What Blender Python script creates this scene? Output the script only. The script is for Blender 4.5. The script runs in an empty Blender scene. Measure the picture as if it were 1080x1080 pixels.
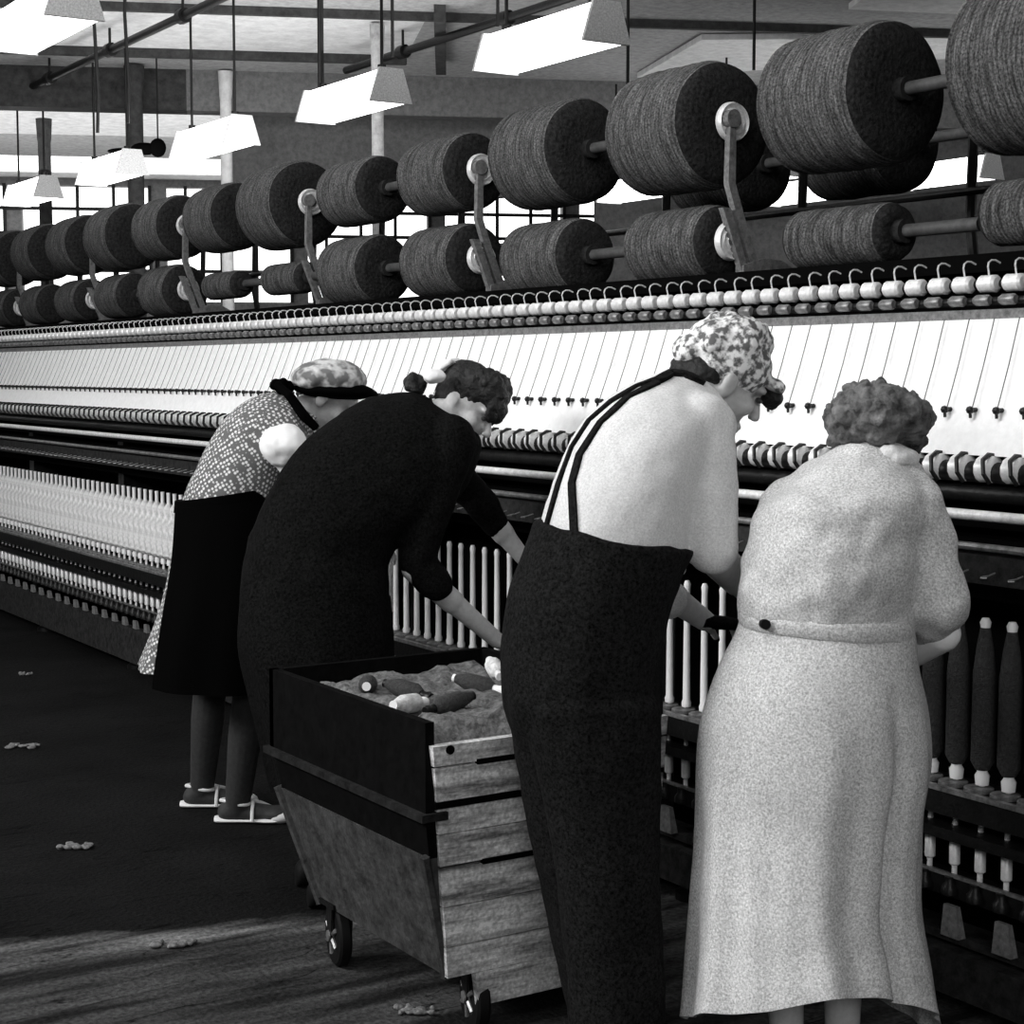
import bpy, bmesh, math, random
from mathutils import Vector as V, Matrix, noise
from mathutils.bvhtree import BVHTree
random.seed(4)
sc = bpy.context.scene
col = sc.collection
PI = math.pi
# ------------------------------------------------------------------ camera
TH = math.radians(32.5); PITCH = math.atan(148/1800)
cam_d = bpy.data.cameras.new('camera'); cam = bpy.data.objects.new('camera', cam_d); col.objects.link(cam)
cam.location = (0, 0, 1.5); cam.rotation_euler = (PI/2-PITCH, 0, -TH)
cam_d.sensor_width = 36; cam_d.lens = 60; cam_d.clip_start = .05; cam_d.clip_end = 200
sc.camera = cam
CF = V((math.sin(TH)*math.cos(PITCH), math.cos(TH)*math.cos(PITCH), -math.sin(PITCH)))
CR = V((math.cos(TH), -math.sin(TH), 0)); CU = CR.cross(CF)
HF = V((math.sin(TH), math.cos(TH), 0))         # horizontal heading of the viewer
C0 = V((0, 0, 1.5)); ZU = V((0, 0, 1))
def ray(x, y): return CF + CR*((x-540)/1800) + CU*((540-y)/1800)
def P(x, y, fw):                                 # point of the hall at horizontal depth fw
    d = ray(x, y); return C0 + d*(fw/d.dot(HF))
def PX(x, y, X): d = ray(x, y); return C0 + d*(X/d.x)
def PZ(x, y, Z): d = ray(x, y); return C0 + d*((Z-1.5)/d.z)
# ------------------------------------------------------------------ materials
MATS = {}
def mat(name, c, rough=.7, metal=0, em=0, spec=.4, build=None, noise_amt=0, nscale=30, bump=0, bscale=60, det=4):
    if name in MATS: return MATS[name]
    m = bpy.data.materials.new(name); m.use_nodes = True; nt = m.node_tree
    b = nt.nodes['Principled BSDF']
    cc = (c, c, c, 1) if not isinstance(c, tuple) else (*c, 1)
    b.inputs['Base Color'].default_value = cc; b.inputs['Roughness'].default_value = rough
    b.inputs['Metallic'].default_value = metal; b.inputs['Specular IOR Level'].default_value = spec
    if em: b.inputs['Emission Color'].default_value = (1, 1, 1, 1); b.inputs['Emission Strength'].default_value = em
    tc = nt.nodes.new('ShaderNodeTexCoord')
    if noise_amt:
        n = nt.nodes.new('ShaderNodeTexNoise'); n.inputs['Scale'].default_value = nscale; n.inputs['Detail'].default_value = det
        n.inputs['Roughness'].default_value = .7
        r = nt.nodes.new('ShaderNodeMapRange'); r.inputs['From Min'].default_value = .3; r.inputs['From Max'].default_value = .7
        r.inputs['To Min'].default_value = max(0, c*(1-noise_amt)); r.inputs['To Max'].default_value = min(1, c*(1+noise_amt))
        nt.links.new(tc.outputs['Object'], n.inputs['Vector']); nt.links.new(n.outputs['Fac'], r.inputs['Value'])
        nt.links.new(r.outputs['Result'], b.inputs['Base Color'])
    if bump:
        n2 = nt.nodes.new('ShaderNodeTexNoise'); n2.inputs['Scale'].default_value = bscale; n2.inputs['Detail'].default_value = 5
        bp = nt.nodes.new('ShaderNodeBump'); bp.inputs['Strength'].default_value = bump; bp.inputs['Distance'].default_value = .01
        nt.links.new(tc.outputs['Object'], n2.inputs['Vector']); nt.links.new(n2.outputs['Fac'], bp.inputs['Height'])
        nt.links.new(bp.outputs['Normal'], b.inputs['Normal'])
    if build: build(nt, b, tc)
    MATS[name] = m; return m
def nd(nt, t, **kw):
    n = nt.nodes.new(t)
    for k, v in kw.items():
        if k in n.inputs: n.inputs[k].default_value = v
        else: setattr(n, k, v)
    return n
def math_(nt, op, a, b=None, c=None):
    n = nt.nodes.new('ShaderNodeMath'); n.operation = op
    for i, v in enumerate((a, b, c)):
        if v is None: continue
        if isinstance(v, (int, float)): n.inputs[i].default_value = v
        else: nt.links.new(v, n.inputs[i])
    return n.outputs[0]
def rng(nt, src, a, b, c, d):
    r = nd(nt, 'ShaderNodeMapRange', **{'From Min': a, 'From Max': b, 'To Min': c, 'To Max': d}); nt.links.new(src, r.inputs['Value']); return r.outputs['Result']

def yarn_build(nt, b, tc):                      # thick roving wound round the drum: rings across the axis
    sx = nd(nt, 'ShaderNodeSeparateXYZ'); nt.links.new(tc.outputs['Object'], sx.inputs[0])
    mp = nd(nt, 'ShaderNodeMapping'); mp.inputs['Scale'].default_value = (9, 55, 9)
    nt.links.new(tc.outputs['Object'], mp.inputs['Vector'])
    n = nd(nt, 'ShaderNodeTexNoise', Scale=1.0, Detail=5.0, Roughness=.7); nt.links.new(mp.outputs[0], n.inputs['Vector'])
    n3 = nd(nt, 'ShaderNodeTexNoise', Scale=160.0, Detail=3.0); nt.links.new(tc.outputs['Object'], n3.inputs['Vector'])
    a = math_(nt, 'SINE', math_(nt, 'ADD', math_(nt, 'MULTIPLY', sx.outputs['Y'], 420), math_(nt, 'MULTIPLY', n.outputs['Fac'], 9)))
    h = math_(nt, 'ADD', math_(nt, 'MULTIPLY', a, .25), math_(nt, 'MULTIPLY', n.outputs['Fac'], 1.6))
    cc = math_(nt, 'MULTIPLY', rng(nt, n.outputs['Fac'], .34, .68, .04, .15), rng(nt, n3.outputs['Fac'], .3, .7, .35, 1.9))
    cc = math_(nt, 'MULTIPLY', cc, rng(nt, a, -1, -.2, .6, 1)); nt.links.new(cc, b.inputs['Base Color'])
    bp = nd(nt, 'ShaderNodeBump', Strength=.7, Distance=.012); nt.links.new(h, bp.inputs['Height']); nt.links.new(bp.outputs['Normal'], b.inputs['Normal'])
def floor_build(nt, b, tc):
    n = nd(nt, 'ShaderNodeTexNoise', Scale=1.3, Detail=8.0, Roughness=.65); nt.links.new(tc.outputs['Object'], n.inputs['Vector'])
    n2 = nd(nt, 'ShaderNodeTexNoise', Scale=70.0, Detail=4.0); nt.links.new(tc.outputs['Object'], n2.inputs['Vector'])
    mp = nd(nt, 'ShaderNodeMapping'); mp.inputs['Rotation'].default_value = (0, 0, .55); mp.inputs['Scale'].default_value = (1, 7, 1)
    nt.links.new(tc.outputs['Object'], mp.inputs['Vector'])
    n4 = nd(nt, 'ShaderNodeTexNoise', Scale=1.6, Detail=6.0); nt.links.new(mp.outputs[0], n4.inputs['Vector'])
    # worn pale screed this side of a wavy seam, oily planks beyond it
    sx = nd(nt, 'ShaderNodeSeparateXYZ'); nt.links.new(tc.outputs['Object'], sx.inputs[0])
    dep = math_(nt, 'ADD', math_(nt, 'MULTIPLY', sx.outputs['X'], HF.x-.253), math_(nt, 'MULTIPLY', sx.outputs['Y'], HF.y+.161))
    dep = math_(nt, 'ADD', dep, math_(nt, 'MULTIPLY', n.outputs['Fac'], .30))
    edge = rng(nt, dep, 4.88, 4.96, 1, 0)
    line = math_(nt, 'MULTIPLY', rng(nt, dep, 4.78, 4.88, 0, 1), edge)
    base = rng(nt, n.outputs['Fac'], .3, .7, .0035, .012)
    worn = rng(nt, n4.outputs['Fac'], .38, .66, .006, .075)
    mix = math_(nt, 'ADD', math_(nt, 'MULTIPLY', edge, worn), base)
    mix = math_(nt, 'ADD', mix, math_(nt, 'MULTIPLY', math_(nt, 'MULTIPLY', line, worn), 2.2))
    cr = nd(nt, 'ShaderNodeTexNoise', Scale=.9, Detail=3.0); nt.links.new(mp.outputs[0], cr.inputs['Vector'])
    crack = rng(nt, math_(nt, 'ABSOLUTE', math_(nt, 'SUBTRACT', cr.outputs['Fac'], .5)), .0, .006, .15, 1)
    mix = math_(nt, 'MULTIPLY', math_(nt, 'MULTIPLY', mix, rng(nt, n2.outputs['Fac'], .3, .7, .5, 1.5)), crack)
    nt.links.new(mix, b.inputs['Base Color'])
    bp = nd(nt, 'ShaderNodeBump', Strength=.6, Distance=.01); nt.links.new(n2.outputs['Fac'], bp.inputs['Height']); nt.links.new(bp.outputs['Normal'], b.inputs['Normal'])
def polka_build(nt, b, tc):
    mp = nd(nt, 'ShaderNodeMapping'); mp.inputs['Rotation'].default_value = (.3, .5, .78); nt.links.new(tc.outputs['Object'], mp.inputs['Vector'])
    v = nd(nt, 'ShaderNodeTexVoronoi', Scale=80.0); v.inputs['Randomness'].default_value = .35; nt.links.new(mp.outputs[0], v.inputs['Vector'])
    nt.links.new(rng(nt, v.outputs['Distance'], .30, .46, .75, .12), b.inputs['Base Color'])
def blotch(lo, hi, s):
    def f(nt, b, tc):
        v = nd(nt, 'ShaderNodeTexNoise', Scale=s, Detail=2.0); nt.links.new(tc.outputs['Object'], v.inputs['Vector'])
        nt.links.new(rng(nt, v.outputs['Fac'], .42, .58, lo, hi), b.inputs['Base Color'])
    return f
def cloth_build(c, amt=.25, sc_=220.0):
    def f(nt, b, tc):
        v = nd(nt, 'ShaderNodeTexNoise', Scale=sc_, Detail=4.0, Roughness=.8); nt.links.new(tc.outputs['Object'], v.inputs['Vector'])
        w = nd(nt, 'ShaderNodeTexNoise', Scale=7.0, Detail=4.0); nt.links.new(tc.outputs['Object'], w.inputs['Vector'])
        nt.links.new(math_(nt, 'MULTIPLY', rng(nt, v.outputs['Fac'], .35, .65, c*(1-amt), c*(1+amt)), rng(nt, w.outputs['Fac'], .3, .7, .88, 1.1)), b.inputs['Base Color'])
        bp = nd(nt, 'ShaderNodeBump', Strength=.35, Distance=.004); nt.links.new(v.outputs['Fac'], bp.inputs['Height']); nt.links.new(bp.outputs['Normal'], b.inputs['Normal'])
    return f
def plank_build(nt, b, tc):
    mp = nd(nt, 'ShaderNodeMapping'); mp.inputs['Scale'].default_value = (2.5, 2.5, 22); nt.links.new(tc.outputs['Object'], mp.inputs['Vector'])
    n = nd(nt, 'ShaderNodeTexNoise', Scale=1.6, Detail=7.0, Roughness=.7); nt.links.new(mp.outputs[0], n.inputs['Vector'])
    n2 = nd(nt, 'ShaderNodeTexNoise', Scale=110.0, Detail=3.0); nt.links.new(tc.outputs['Object'], n2.inputs['Vector'])
    nt.links.new(math_(nt, 'MULTIPLY', rng(nt, n.outputs['Fac'], .34, .66, .14, .95), rng(nt, n2.outputs['Fac'], .3, .7, .6, 1.3)), b.inputs['Base Color'])

IRON = mat('black_iron', .005, .42, noise_amt=.6, nscale=25, bump=.2, spec=.3)
IRON_D = mat('dull_iron', .002, .9, spec=.03)
STEEL = mat('bright_steel', .85, .4, metal=.25, noise_amt=.2, nscale=60)
STEELD = mat('worn_steel', .22, .4, metal=.5, noise_amt=.6, nscale=40)
GREYM = mat('grey_painted_iron', .17, .6, noise_amt=.5, nscale=60, bump=.3, bscale=150)
GREYD = mat('dusty_grey_board', .022, .8, spec=.15, noise_amt=.7, nscale=35, bump=.3)
WHITE = mat('white_enamel', .94, .6, noise_amt=.07, nscale=40)
WTUBE = mat('white_tube', .85, .45)
WYARN = mat('white_yarn', .8, .9, noise_amt=.45, nscale=35, bump=.5, bscale=200)
DYARN = mat('dark_yarn', .035, .9, noise_amt=.5, nscale=120, bump=.5, bscale=250)
ROVE = mat('dark_roving', .07, .95, spec=.1, build=yarn_build)
ROVEE = mat('roving_end', .022, .95, spec=.1, noise_amt=.7, nscale=70, bump=.8, bscale=90)
THREAD = mat('grey_thread', .10, .9)
BLACK = mat('black_rubber', .004, .7, spec=.15)
CEIL = mat('whitewashed_ceiling', .7, .9, noise_amt=.22, nscale=9, det=10)
CEILD = mat('grey_ceiling', .36, .9, noise_amt=.35, nscale=14, det=10)
BEAM = mat('dark_beam', .035, .8, noise_amt=.6, nscale=12)
WALL = mat('grey_plaster', .16, .9, noise_amt=.35, nscale=18, det=10)
FLOOR = mat('oily_floor', .02, .85, spec=.05, build=floor_build)
LAMP = mat('lamp_diffuser', .9, .5, em=4.0)
LCAP = mat('lamp_end_grey', .75, .7, noise_amt=.3, nscale=90)
GLASS = mat('window_daylight', .9, .5, em=1.6)
SKIN = mat('skin', .50, .55, noise_amt=.12, nscale=60)
SKIND = mat('stockinged_skin', .03, .7, noise_amt=.3, nscale=60)
HAIRD = mat('dark_hair', .008, .6, noise_amt=.7, nscale=60, bump=.9, bscale=70)
HAIRG = mat('grey_brown_hair', .12, .8, noise_amt=.85, nscale=26, bump=1, bscale=55)
POLKA = mat('polka_dot_cotton', .3, .9, build=polka_build)
SHIRT = mat('white_shirt', .8, .9, build=cloth_build(.72, .2))
WCOT = mat('white_cotton', .88, .9, noise_amt=.06)
COAT = mat('light_grey_coat', .5, .95, build=cloth_build(.62, .5))
OVER = mat('dark_overalls', .02, .95, build=cloth_build(.010, .9, 130.0), spec=.06)
DRESS = mat('black_dress', .01, .9, build=cloth_build(.0055, .9, 130.0), spec=.04)
APRON = mat('black_apron', .0015, .95, spec=.02)
SCARF = mat('flowered_scarf', .5, .9, build=blotch(.12, .9, 62.0))
SCARF2 = mat('patterned_cap', .5, .9, build=blotch(.16, .62, 26.0))
WOOD = mat('worn_planks', .25, .85, build=plank_build, bump=.0)
WOODG = mat('grey_board', .05, .9, spec=.1, noise_amt=.6, nscale=22, bump=.4, bscale=70)
WOODB = mat('black_board', .0025, .9, noise_amt=.7, nscale=30, spec=.06)
WOOL = mat('wool_waste', .12, .98, noise_amt=.75, nscale=45, bump=1, bscale=60)
SHOE = mat('white_leather', .75, .8, spec=.2)
# ------------------------------------------------------------------ mesh building
class MB:
    def __init__(s): s.v = []; s.f = []; s.mi = []
    def add(s, vs, fs, m=0):
        k = len(s.v); s.v += [V(q) for q in vs]; s.f += [tuple(i+k for i in f) for f in fs]; s.mi += [m]*len(fs); return s
    def box(s, a, b, m=0):
        (x0, y0, z0), (x1, y1, z1) = a, b
        vs = [(x, y, z) for z in (z0, z1) for y in (y0, y1) for x in (x0, x1)]
        return s.add(vs, [(0, 2, 3, 1), (4, 5, 7, 6), (0, 1, 5, 4), (2, 6, 7, 3), (0, 4, 6, 2), (1, 3, 7, 5)], m)
    def hexa(s, q, m=0):                          # 8 corners: bottom loop 4, top loop 4
        return s.add(q, [(3, 2, 1, 0), (4, 5, 6, 7), (0, 1, 5, 4), (1, 2, 6, 5), (2, 3, 7, 6), (3, 0, 4, 7)], m)
    def loft(s, rings, n=24, m=0, cap=True, fold=None, inner=0):
        vs = []; nr = len(rings)
        for i, (c, a, b) in enumerate(rings):
            for k in range(n):
                t = 2*PI*k/n; r = 1.0
                if fold: r = fold(i/(nr-1), t)
                vs.append(V(c)+V(a)*math.cos(t)*r+V(b)*math.sin(t)*r)
        if inner:
            for i in range(nr-1, 0, -1):
                c, a, b = rings[i]
                for k in range(n):
                    t = 2*PI*k/n; r = (fold(i/(nr-1), t) if fold else 1)-inner/max(V(a).length, .01)
                    vs.append(V(c)+V(a)*math.cos(t)*r+V(b)*math.sin(t)*r)
            nr = 2*nr-1
        fs = [(i*n+k, i*n+(k+1) % n, (i+1)*n+(k+1) % n, (i+1)*n+k) for i in range(nr-1) for k in range(n)]
        if cap: fs += [tuple(range(n-1, -1, -1)), tuple((nr-1)*n+k for k in range(n))]
        return s.add(vs, fs, m)
    def cyl(s, p, q, r1, r2=None, n=12, m=0):
        p, q = V(p), V(q); r2 = r1 if r2 is None else r2; d = (q-p).normalized()
        a = d.orthogonal().normalized(); b = d.cross(a)
        return s.loft([(p, a*r1, b*r1), (q, a*r2, b*r2)], n, m)
    def tube(s, pts, r, n=6, m=0):
        pts = [V(p) for p in pts]; rings = []; a = None
        for i, p in enumerate(pts):
            d = (pts[min(i+1, len(pts)-1)]-pts[max(i-1, 0)]).normalized()
            a = d.orthogonal().normalized() if a is None else (a-d*a.dot(d)).normalized()
            b = d.cross(a); rr = r[i] if isinstance(r, (list, tuple)) else r
            rings.append((p, a*rr, b*rr))
        return s.loft(rings, n, m)
    def ribbon(s, pts, wv, tv, m=0):              # flat strap, half width wv, half thickness tv (vectors per point)
        n = len(pts); vs = []
        for p, w, t in zip(pts, wv, tv): vs += [p-w-t, p+w-t, p+w+t, p-w+t]
        fs = [(i*4+k, i*4+(k+1) % 4, i*4+4+(k+1) % 4, i*4+4+k) for i in range(n-1) for k in range(4)]
        return s.add(vs, fs+[(3, 2, 1, 0), tuple(n*4-4+k for k in range(4))], m)
    def lathe(s, p, d, prof, n=24, m=0, ms=None):  # prof [(t along d, radius)]
        p, d = V(p), V(d).normalized(); a = d.orthogonal().normalized(); b = d.cross(a)
        k0 = len(s.f); s.loft([(p+d*t, a*r, b*r) for t, r in prof], n, m)
        if ms:
            for i, mm in enumerate(ms):
                for k in range(n): s.mi[k0+i*n+k] = mm
            s.mi[-1] = ms[-1]; s.mi[-2] = ms[0]
        return s
    def ell(s, c, a, b=None, d=None, n=16, m=0):
        c = V(c)
        if b is None: a, b, d = V((a, 0, 0)), V((0, a, 0)), V((0, 0, a))
        a, b, d = V(a), V(b), V(d); h = n//2; rings = []
        for i in range(1, h):
            t = PI*i/h; rings.append((c-d*math.cos(t), a*math.sin(t), b*math.sin(t)))
        k = len(s.v); s.loft(rings, n, m, cap=False)
        s.v += [c-d, c+d]; lo, hi = len(s.v)-2, len(s.v)-1; base = k+(h-2)*n
        for i in range(n): s.f += [(lo, k+(i+1) % n, k+i), (hi, base+i, base+(i+1) % n)]; s.mi += [m, m]
        return s
    def cap(s, p, q, r1, r2, n=16):               # tapered capsule
        s.cyl(p, q, r1, r2, n); s.ell(p, r1, n=n); s.ell(q, r2, n=n); return s
    def limb(s, pts, rs):
        for i in range(len(pts)-1): s.cap(pts[i], pts[i+1], rs[i], rs[i+1])
        return s
def wloc(o):
    l = V((0, 0, 0))
    while o: l = l+o.location; o = o.parent
    return l
def link(name, me, mats, parent=None):
    o = bpy.data.objects.new(name, me); col.objects.link(o)
    for m in (mats if isinstance(mats, (list, tuple)) else [mats]): me.materials.append(m)
    if parent: o.parent = parent
    return o
def obj(name, mb, mats, parent=None, smooth=40, origin=None, local=False):
    off = V((0, 0, 0)) if local else (wloc(parent) if parent else V((0, 0, 0)))
    if origin is not None: off = V(origin)
    me = bpy.data.meshes.new(name); me.from_pydata([v-off for v in mb.v], [], mb.f); me.update()
    bm = bmesh.new(); bm.from_mesh(me); bmesh.ops.recalc_face_normals(bm, faces=bm.faces); bm.to_mesh(me); bm.free()
    o = link(name, me, mats, parent)
    me.polygons.foreach_set('material_index', mb.mi)
    if smooth: me.shade_smooth(); me.set_sharp_from_angle(angle=math.radians(smooth))
    if origin is not None: o.location = V(origin)-(wloc(parent) if parent else V((0, 0, 0)))
    return o
def tag(o, label=None, cat=None, group=None, kind=None):
    if label: o['label'] = label
    if cat: o['category'] = cat
    if group: o['group'] = group
    if kind: o['kind'] = kind
    return o
def thing(name, loc, label, cat, group=None):
    o = bpy.data.objects.new(name, None); col.objects.link(o); o.location = loc; o.empty_display_size = .1
    return tag(o, label, cat, group)
def struct(name, mb, m, **k): return tag(obj(name, mb, m, **k), kind='structure')
def dup(root, loc, label=None, group=None):
    r = root.copy(); col.objects.link(r); r.location = loc
    if label: r['label'] = label
    if group: r['group'] = group
    for ch in root.children:
        c = ch.copy(); col.objects.link(c); c.parent = r
        for g in ch.children:
            d = g.copy(); col.objects.link(d); d.parent = c
    return r
def blob(name, mb, m, parent, voxel=.008, smooth=4, disp=None, raw=None):
    """fuse overlapping closed shapes into one continuous skin"""
    o = obj(name, mb, [], parent, smooth=None); o.data.materials.clear()
    md = o.modifiers.new('r', 'REMESH'); md.mode = 'VOXEL'; md.voxel_size = voxel
    if smooth: ms = o.modifiers.new('s', 'SMOOTH'); ms.factor = .5; ms.iterations = smooth
    dg = bpy.context.evaluated_depsgraph_get(); dg.update()
    me = bpy.data.meshes.new_from_object(o.evaluated_get(dg)); o.modifiers.clear()
    old = o.data; o.data = me; bpy.data.meshes.remove(old); me.name = name
    if disp:
        ns = [v.normal.copy() for v in me.vertices]; off = wloc(o)
        for v, n_ in zip(me.vertices, ns): v.co += n_*disp(v.co+off, n_)
    me.materials.clear(); me.materials.append(m); me.shade_smooth(); return o
def wrinkle(amp=.004, s=9.0, st=(1, 1, 1)):
    return lambda p, n: amp*(noise.noise(V((p.x*s*st[0], p.y*s*st[1], p.z*s*st[2])))+.5*noise.noise(p*s*2.3))
def spline(rings, sub=4):
    """catmull interpolation of (c,a,b) rings"""
    R = [[V(x) for x in r] for r in rings]; out = []
    for i in range(len(R)-1):
        p0, p1, p2, p3 = R[max(i-1, 0)], R[i], R[i+1], R[min(i+2, len(R)-1)]
        for j in range(sub):
            t = j/sub
            out.append(tuple((p1[k]*2+(p2[k]-p0[k])*t+(p0[k]*2-p1[k]*5+p2[k]*4-p3[k])*t*t+(p1[k]*3-p0[k]-p2[k]*3+p3[k])*t**3)*.5 for k in range(3)))
    out.append(tuple(R[-1])); return out
def ring(x0, y0, x1, y1, fw, dep, dy=0):
    """body section: outline points left and right, depth of its centre, half thickness along the view heading"""
    a, b = P(x0, y0, fw), P(x1, y1, fw)
    return ((a+b)/2, (b-a)/2, HF*dep+ZU*dy)

# ------------------------------------------------------------------ the hall
BD = V((math.sin(TH+math.radians(81)), math.cos(TH+math.radians(81)), 0))   # direction of the roof beams
BN = V((math.sin(TH-math.radians(9)), math.cos(TH-math.radians(9)), 0))     # across the beams, away from the viewer
def strip(mb, n0, n1, z0, z1, t0=-22, t1=22, th=.06, m=0):
    q = [BN*n0+BD*t0, BN*n0+BD*t1, BN*n1+BD*t1, BN*n1+BD*t0]; zz = (z0, z0, z1, z1)
    mb.hexa([p+ZU*z for p, z in zip(q, zz)]+[p+ZU*(z+th) for p, z in zip(q, zz)], m)
struct('floor', MB().box((-8, -6, -.1), (26, 42, 0)), FLOOR, smooth=None)
mb = MB()
strip(mb, -3, 14.55, 4.5, 4.5); strip(mb, 16.55, 18.0, 4.5, 4.5); strip(mb, 19.5, 21.2, 4.6, 4.6)
strip(mb, 23.0, 25.3, 4.55, 4.55)
struct('ceiling', mb, CEILD, smooth=None)
mb = MB(); strip(mb, 14.55, 16.55, 4.5, 4.5, -22, 1.6); strip(mb, 21.2, 23.0, 4.6, 4.55, -22, .0)
strip(mb, 26.9, 28, 4.5, 4.5)
tag(struct('trim_1', mb, CEIL, smooth=None), 'whitewashed ceiling bay')
mb = MB(); strip(mb, 14.55, 16.55, 4.5, 4.5, 1.6, 22); strip(mb, 18.0, 19.5, 4.5, 4.6)
strip(mb, 21.2, 23.0, 4.6, 4.55, .0, 22)
struct('trim_2', mb, CEILD, smooth=None)
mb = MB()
for qd in (((672, 82), (740, 42), (1000, 40), (1000, 62)), ((895, 10), (1014, 15), (1030, -30), (950, -30))):  # pale panels: a wedge of light put in as colour, and a skylight bay
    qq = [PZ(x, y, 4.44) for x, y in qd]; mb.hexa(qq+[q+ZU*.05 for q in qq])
struct('light_patch', mb, CEIL, smooth=None)
mb = MB(); strip(mb, 25.3, 26.9, 4.52, 4.52, -22, -.1); tag(struct('window_1', mb, GLASS, smooth=None), 'glazed skylight strip in the roof')
# downstand beam
mb = MB(); strip(mb, 17.6, 17.9, 4.10, 4.10, -22, -.5, .43); struct('trim_4', mb, BEAM, smooth=None)
mb = MB(); strip(mb, 17.6, 17.9, 4.10, 4.10, -.5, 22, .43); struct('trim_9', mb, WALL, smooth=None)
mb = MB(); strip(mb, 16.5, 16.58, 4.42, 4.42, -22, 1.6, .09); strip(mb, 14.5, 14.56, 4.43, 4.43, -22, 22, .07); struct('trim_5', mb, BEAM, smooth=None)
p0 = BN*14.2+BD*1.6; p1 = BN*16.7+BD*1.9
mb = MB(); mb.hexa([p0+V((0, 0, 4.36)), p0+BD*.1+V((0, 0, 4.36)), p1+BD*.1+V((0, 0, 4.36)), p1+V((0, 0, 4.36)),
                    p0+V((0, 0, 4.5)), p0+BD*.1+V((0, 0, 4.5)), p1+BD*.1+V((0, 0, 4.5)), p1+V((0, 0, 4.5))]); struct('trim_6', mb, BEAM, smooth=None)
# near partition on the right, far wall with windows
mb = MB(); strip(mb, 18.6, 18.8, 0, 0, 3.9, 22, 4.5)
q = [BN*18.6-BD*.1, BN*18.6+BD*3.9, BN*18.8+BD*3.9, BN*18.8-BD*.1]; zz = (3.12, 3.5, 3.5, 3.12)
mb.hexa([p+ZU*z for p, z in zip(q, zz)]+[p+ZU*4.5 for p in q]); struct('wall_back', mb, WALL, smooth=None)
mb = MB(); strip(mb, 18.5, 18.59, 4.38, 4.38, 1.9, 3.0, .05); struct('trim_7', mb, CEIL, smooth=None)
mb = MB(); strip(mb, 27.6, 27.8, 0, 0, -22, 9, 2.6); strip(mb, 27.6, 27.8, 4.38, 4.38, -22, 9, .2)
for t in [-19+2.2*i for i in range(13)]: strip(mb, 27.58, 27.8, 2.5, 2.5, t, t+.28, 1.95)
struct('wall_left', mb, WALL, smooth=None)
mb = MB(); strip(mb, 27.82, 27.88, 2.5, 2.5, -22, 9, 2.0); tag(struct('window_2', mb, GLASS, smooth=None), 'row of bright factory windows')
mb = MB()
for z in (3.05, 3.62, 4.0): strip(mb, 27.55, 27.6, z, z, -22, 9, .05)
for i in range(51): strip(mb, 27.55, 27.6, 2.6, 2.6, -19+.55*i, -19+.55*i+.05, 1.8)
struct('trim_8', mb, GREYD, smooth=None)
# side wall behind the photographer's left
mb = MB(); mb.box((-7.2, -6, 0), (-7, 42, 1.2)); struct('wall_side', mb, WALL, smooth=None)

# ------------------------------------------------------------------ lamps
def make_lamp(loc, label, group, rod=1.0):
    t = thing('ceiling_lamp', loc, label, 'lamp', group)
    L, wb, wt, h = 1.12, .145, .075, .2
    q = lambda w, y, z: (w, y, z)
    mb = MB(); mb.hexa([(-wb, .01, 0), (wb, .01, 0), (wb, L-.01, 0), (-wb, L-.01, 0), (-wt, .01, h), (wt, .01, h), (wt, L-.01, h), (-wt, L-.01, h)])
    obj('diffuser', mb, LAMP, t, smooth=None, local=True)
    for y0, y1 in ((-.012, .01), (L-.01, L+.012)):
        mb = MB(); e = .012
        mb.hexa([(-wb-e, y0, -e), (wb+e, y0, -e), (wb+e, y1, -e), (-wb-e, y1, -e), (-wt-e, y0, h+e), (wt+e, y0, h+e), (wt+e, y1, h+e), (-wt-e, y1, h+e)])
        obj('end_cap', mb, LCAP, t, smooth=None, local=True)
    for y in (.12, L-.12):
        mb = MB().cyl((0, y, h), (0, y, h+rod), .011, n=8); mb.cyl((0, y, h), (0, y, h+.05), .03, n=8)
        obj('hanging_rod', mb, IRON, t, local=True)
    return t
lamps = [(5.44, 7.60+2.42*i) for i in range(5)]
nm = ['largest hanging trough lamp, above the big drums at upper centre', 'second largest trough lamp of the row over the machine, near upper left centre',
      'white trough lamp hanging above the drum with the round metal disc at left', 'small white trough lamp just left of a black rag on the wall',
      'smallest trough lamp at far left, by the window']
proto = make_lamp((5.44, 7.6, 3.27), nm[0], 'trough lamps in the row over the machine', .98)
for (x, y), n_ in list(zip(lamps, nm))[1:]: dup(proto, (x, y, 3.27), n_)
dup(proto, (2.86, 8.60, 3.29), 'big white trough lamp in the top left corner', 'trough lamps over the aisle')
dup(proto, (2.86, 6.2, 3.29), 'trough lamp above the frame, just outside the photo', 'trough lamps nearest the viewer')
dup(proto, (2.86, 3.8, 3.29), 'trough lamp above the frame, just outside the photo', 'trough lamps nearest the viewer')
farl = ['white trough lamp glimpsed between the biggest drums on the right', 'lamp seen under the dark rear drum', 'lamp glimpsed through the gap left of the tall bracket']
for i, (x, y) in enumerate([(12.0, 5.1+1.9*j) for j in range(7)]+[(10.4, 11.6+1.75*j) for j in range(3)]+[(14.5, 7.0+2*j) for j in range(4)]):
    if (V((x, y, 0)).dot(BN)) > 17.0 or V((x, y+1.6, 0)).dot(BN) > 18.4: continue
    dup(proto, (x, y, 3.24 if x < 14 else 3.1), 'distant white trough lamp glimpsed through the gap between the two rows of drums', 'distant trough lamps seen between the drums')
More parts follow.
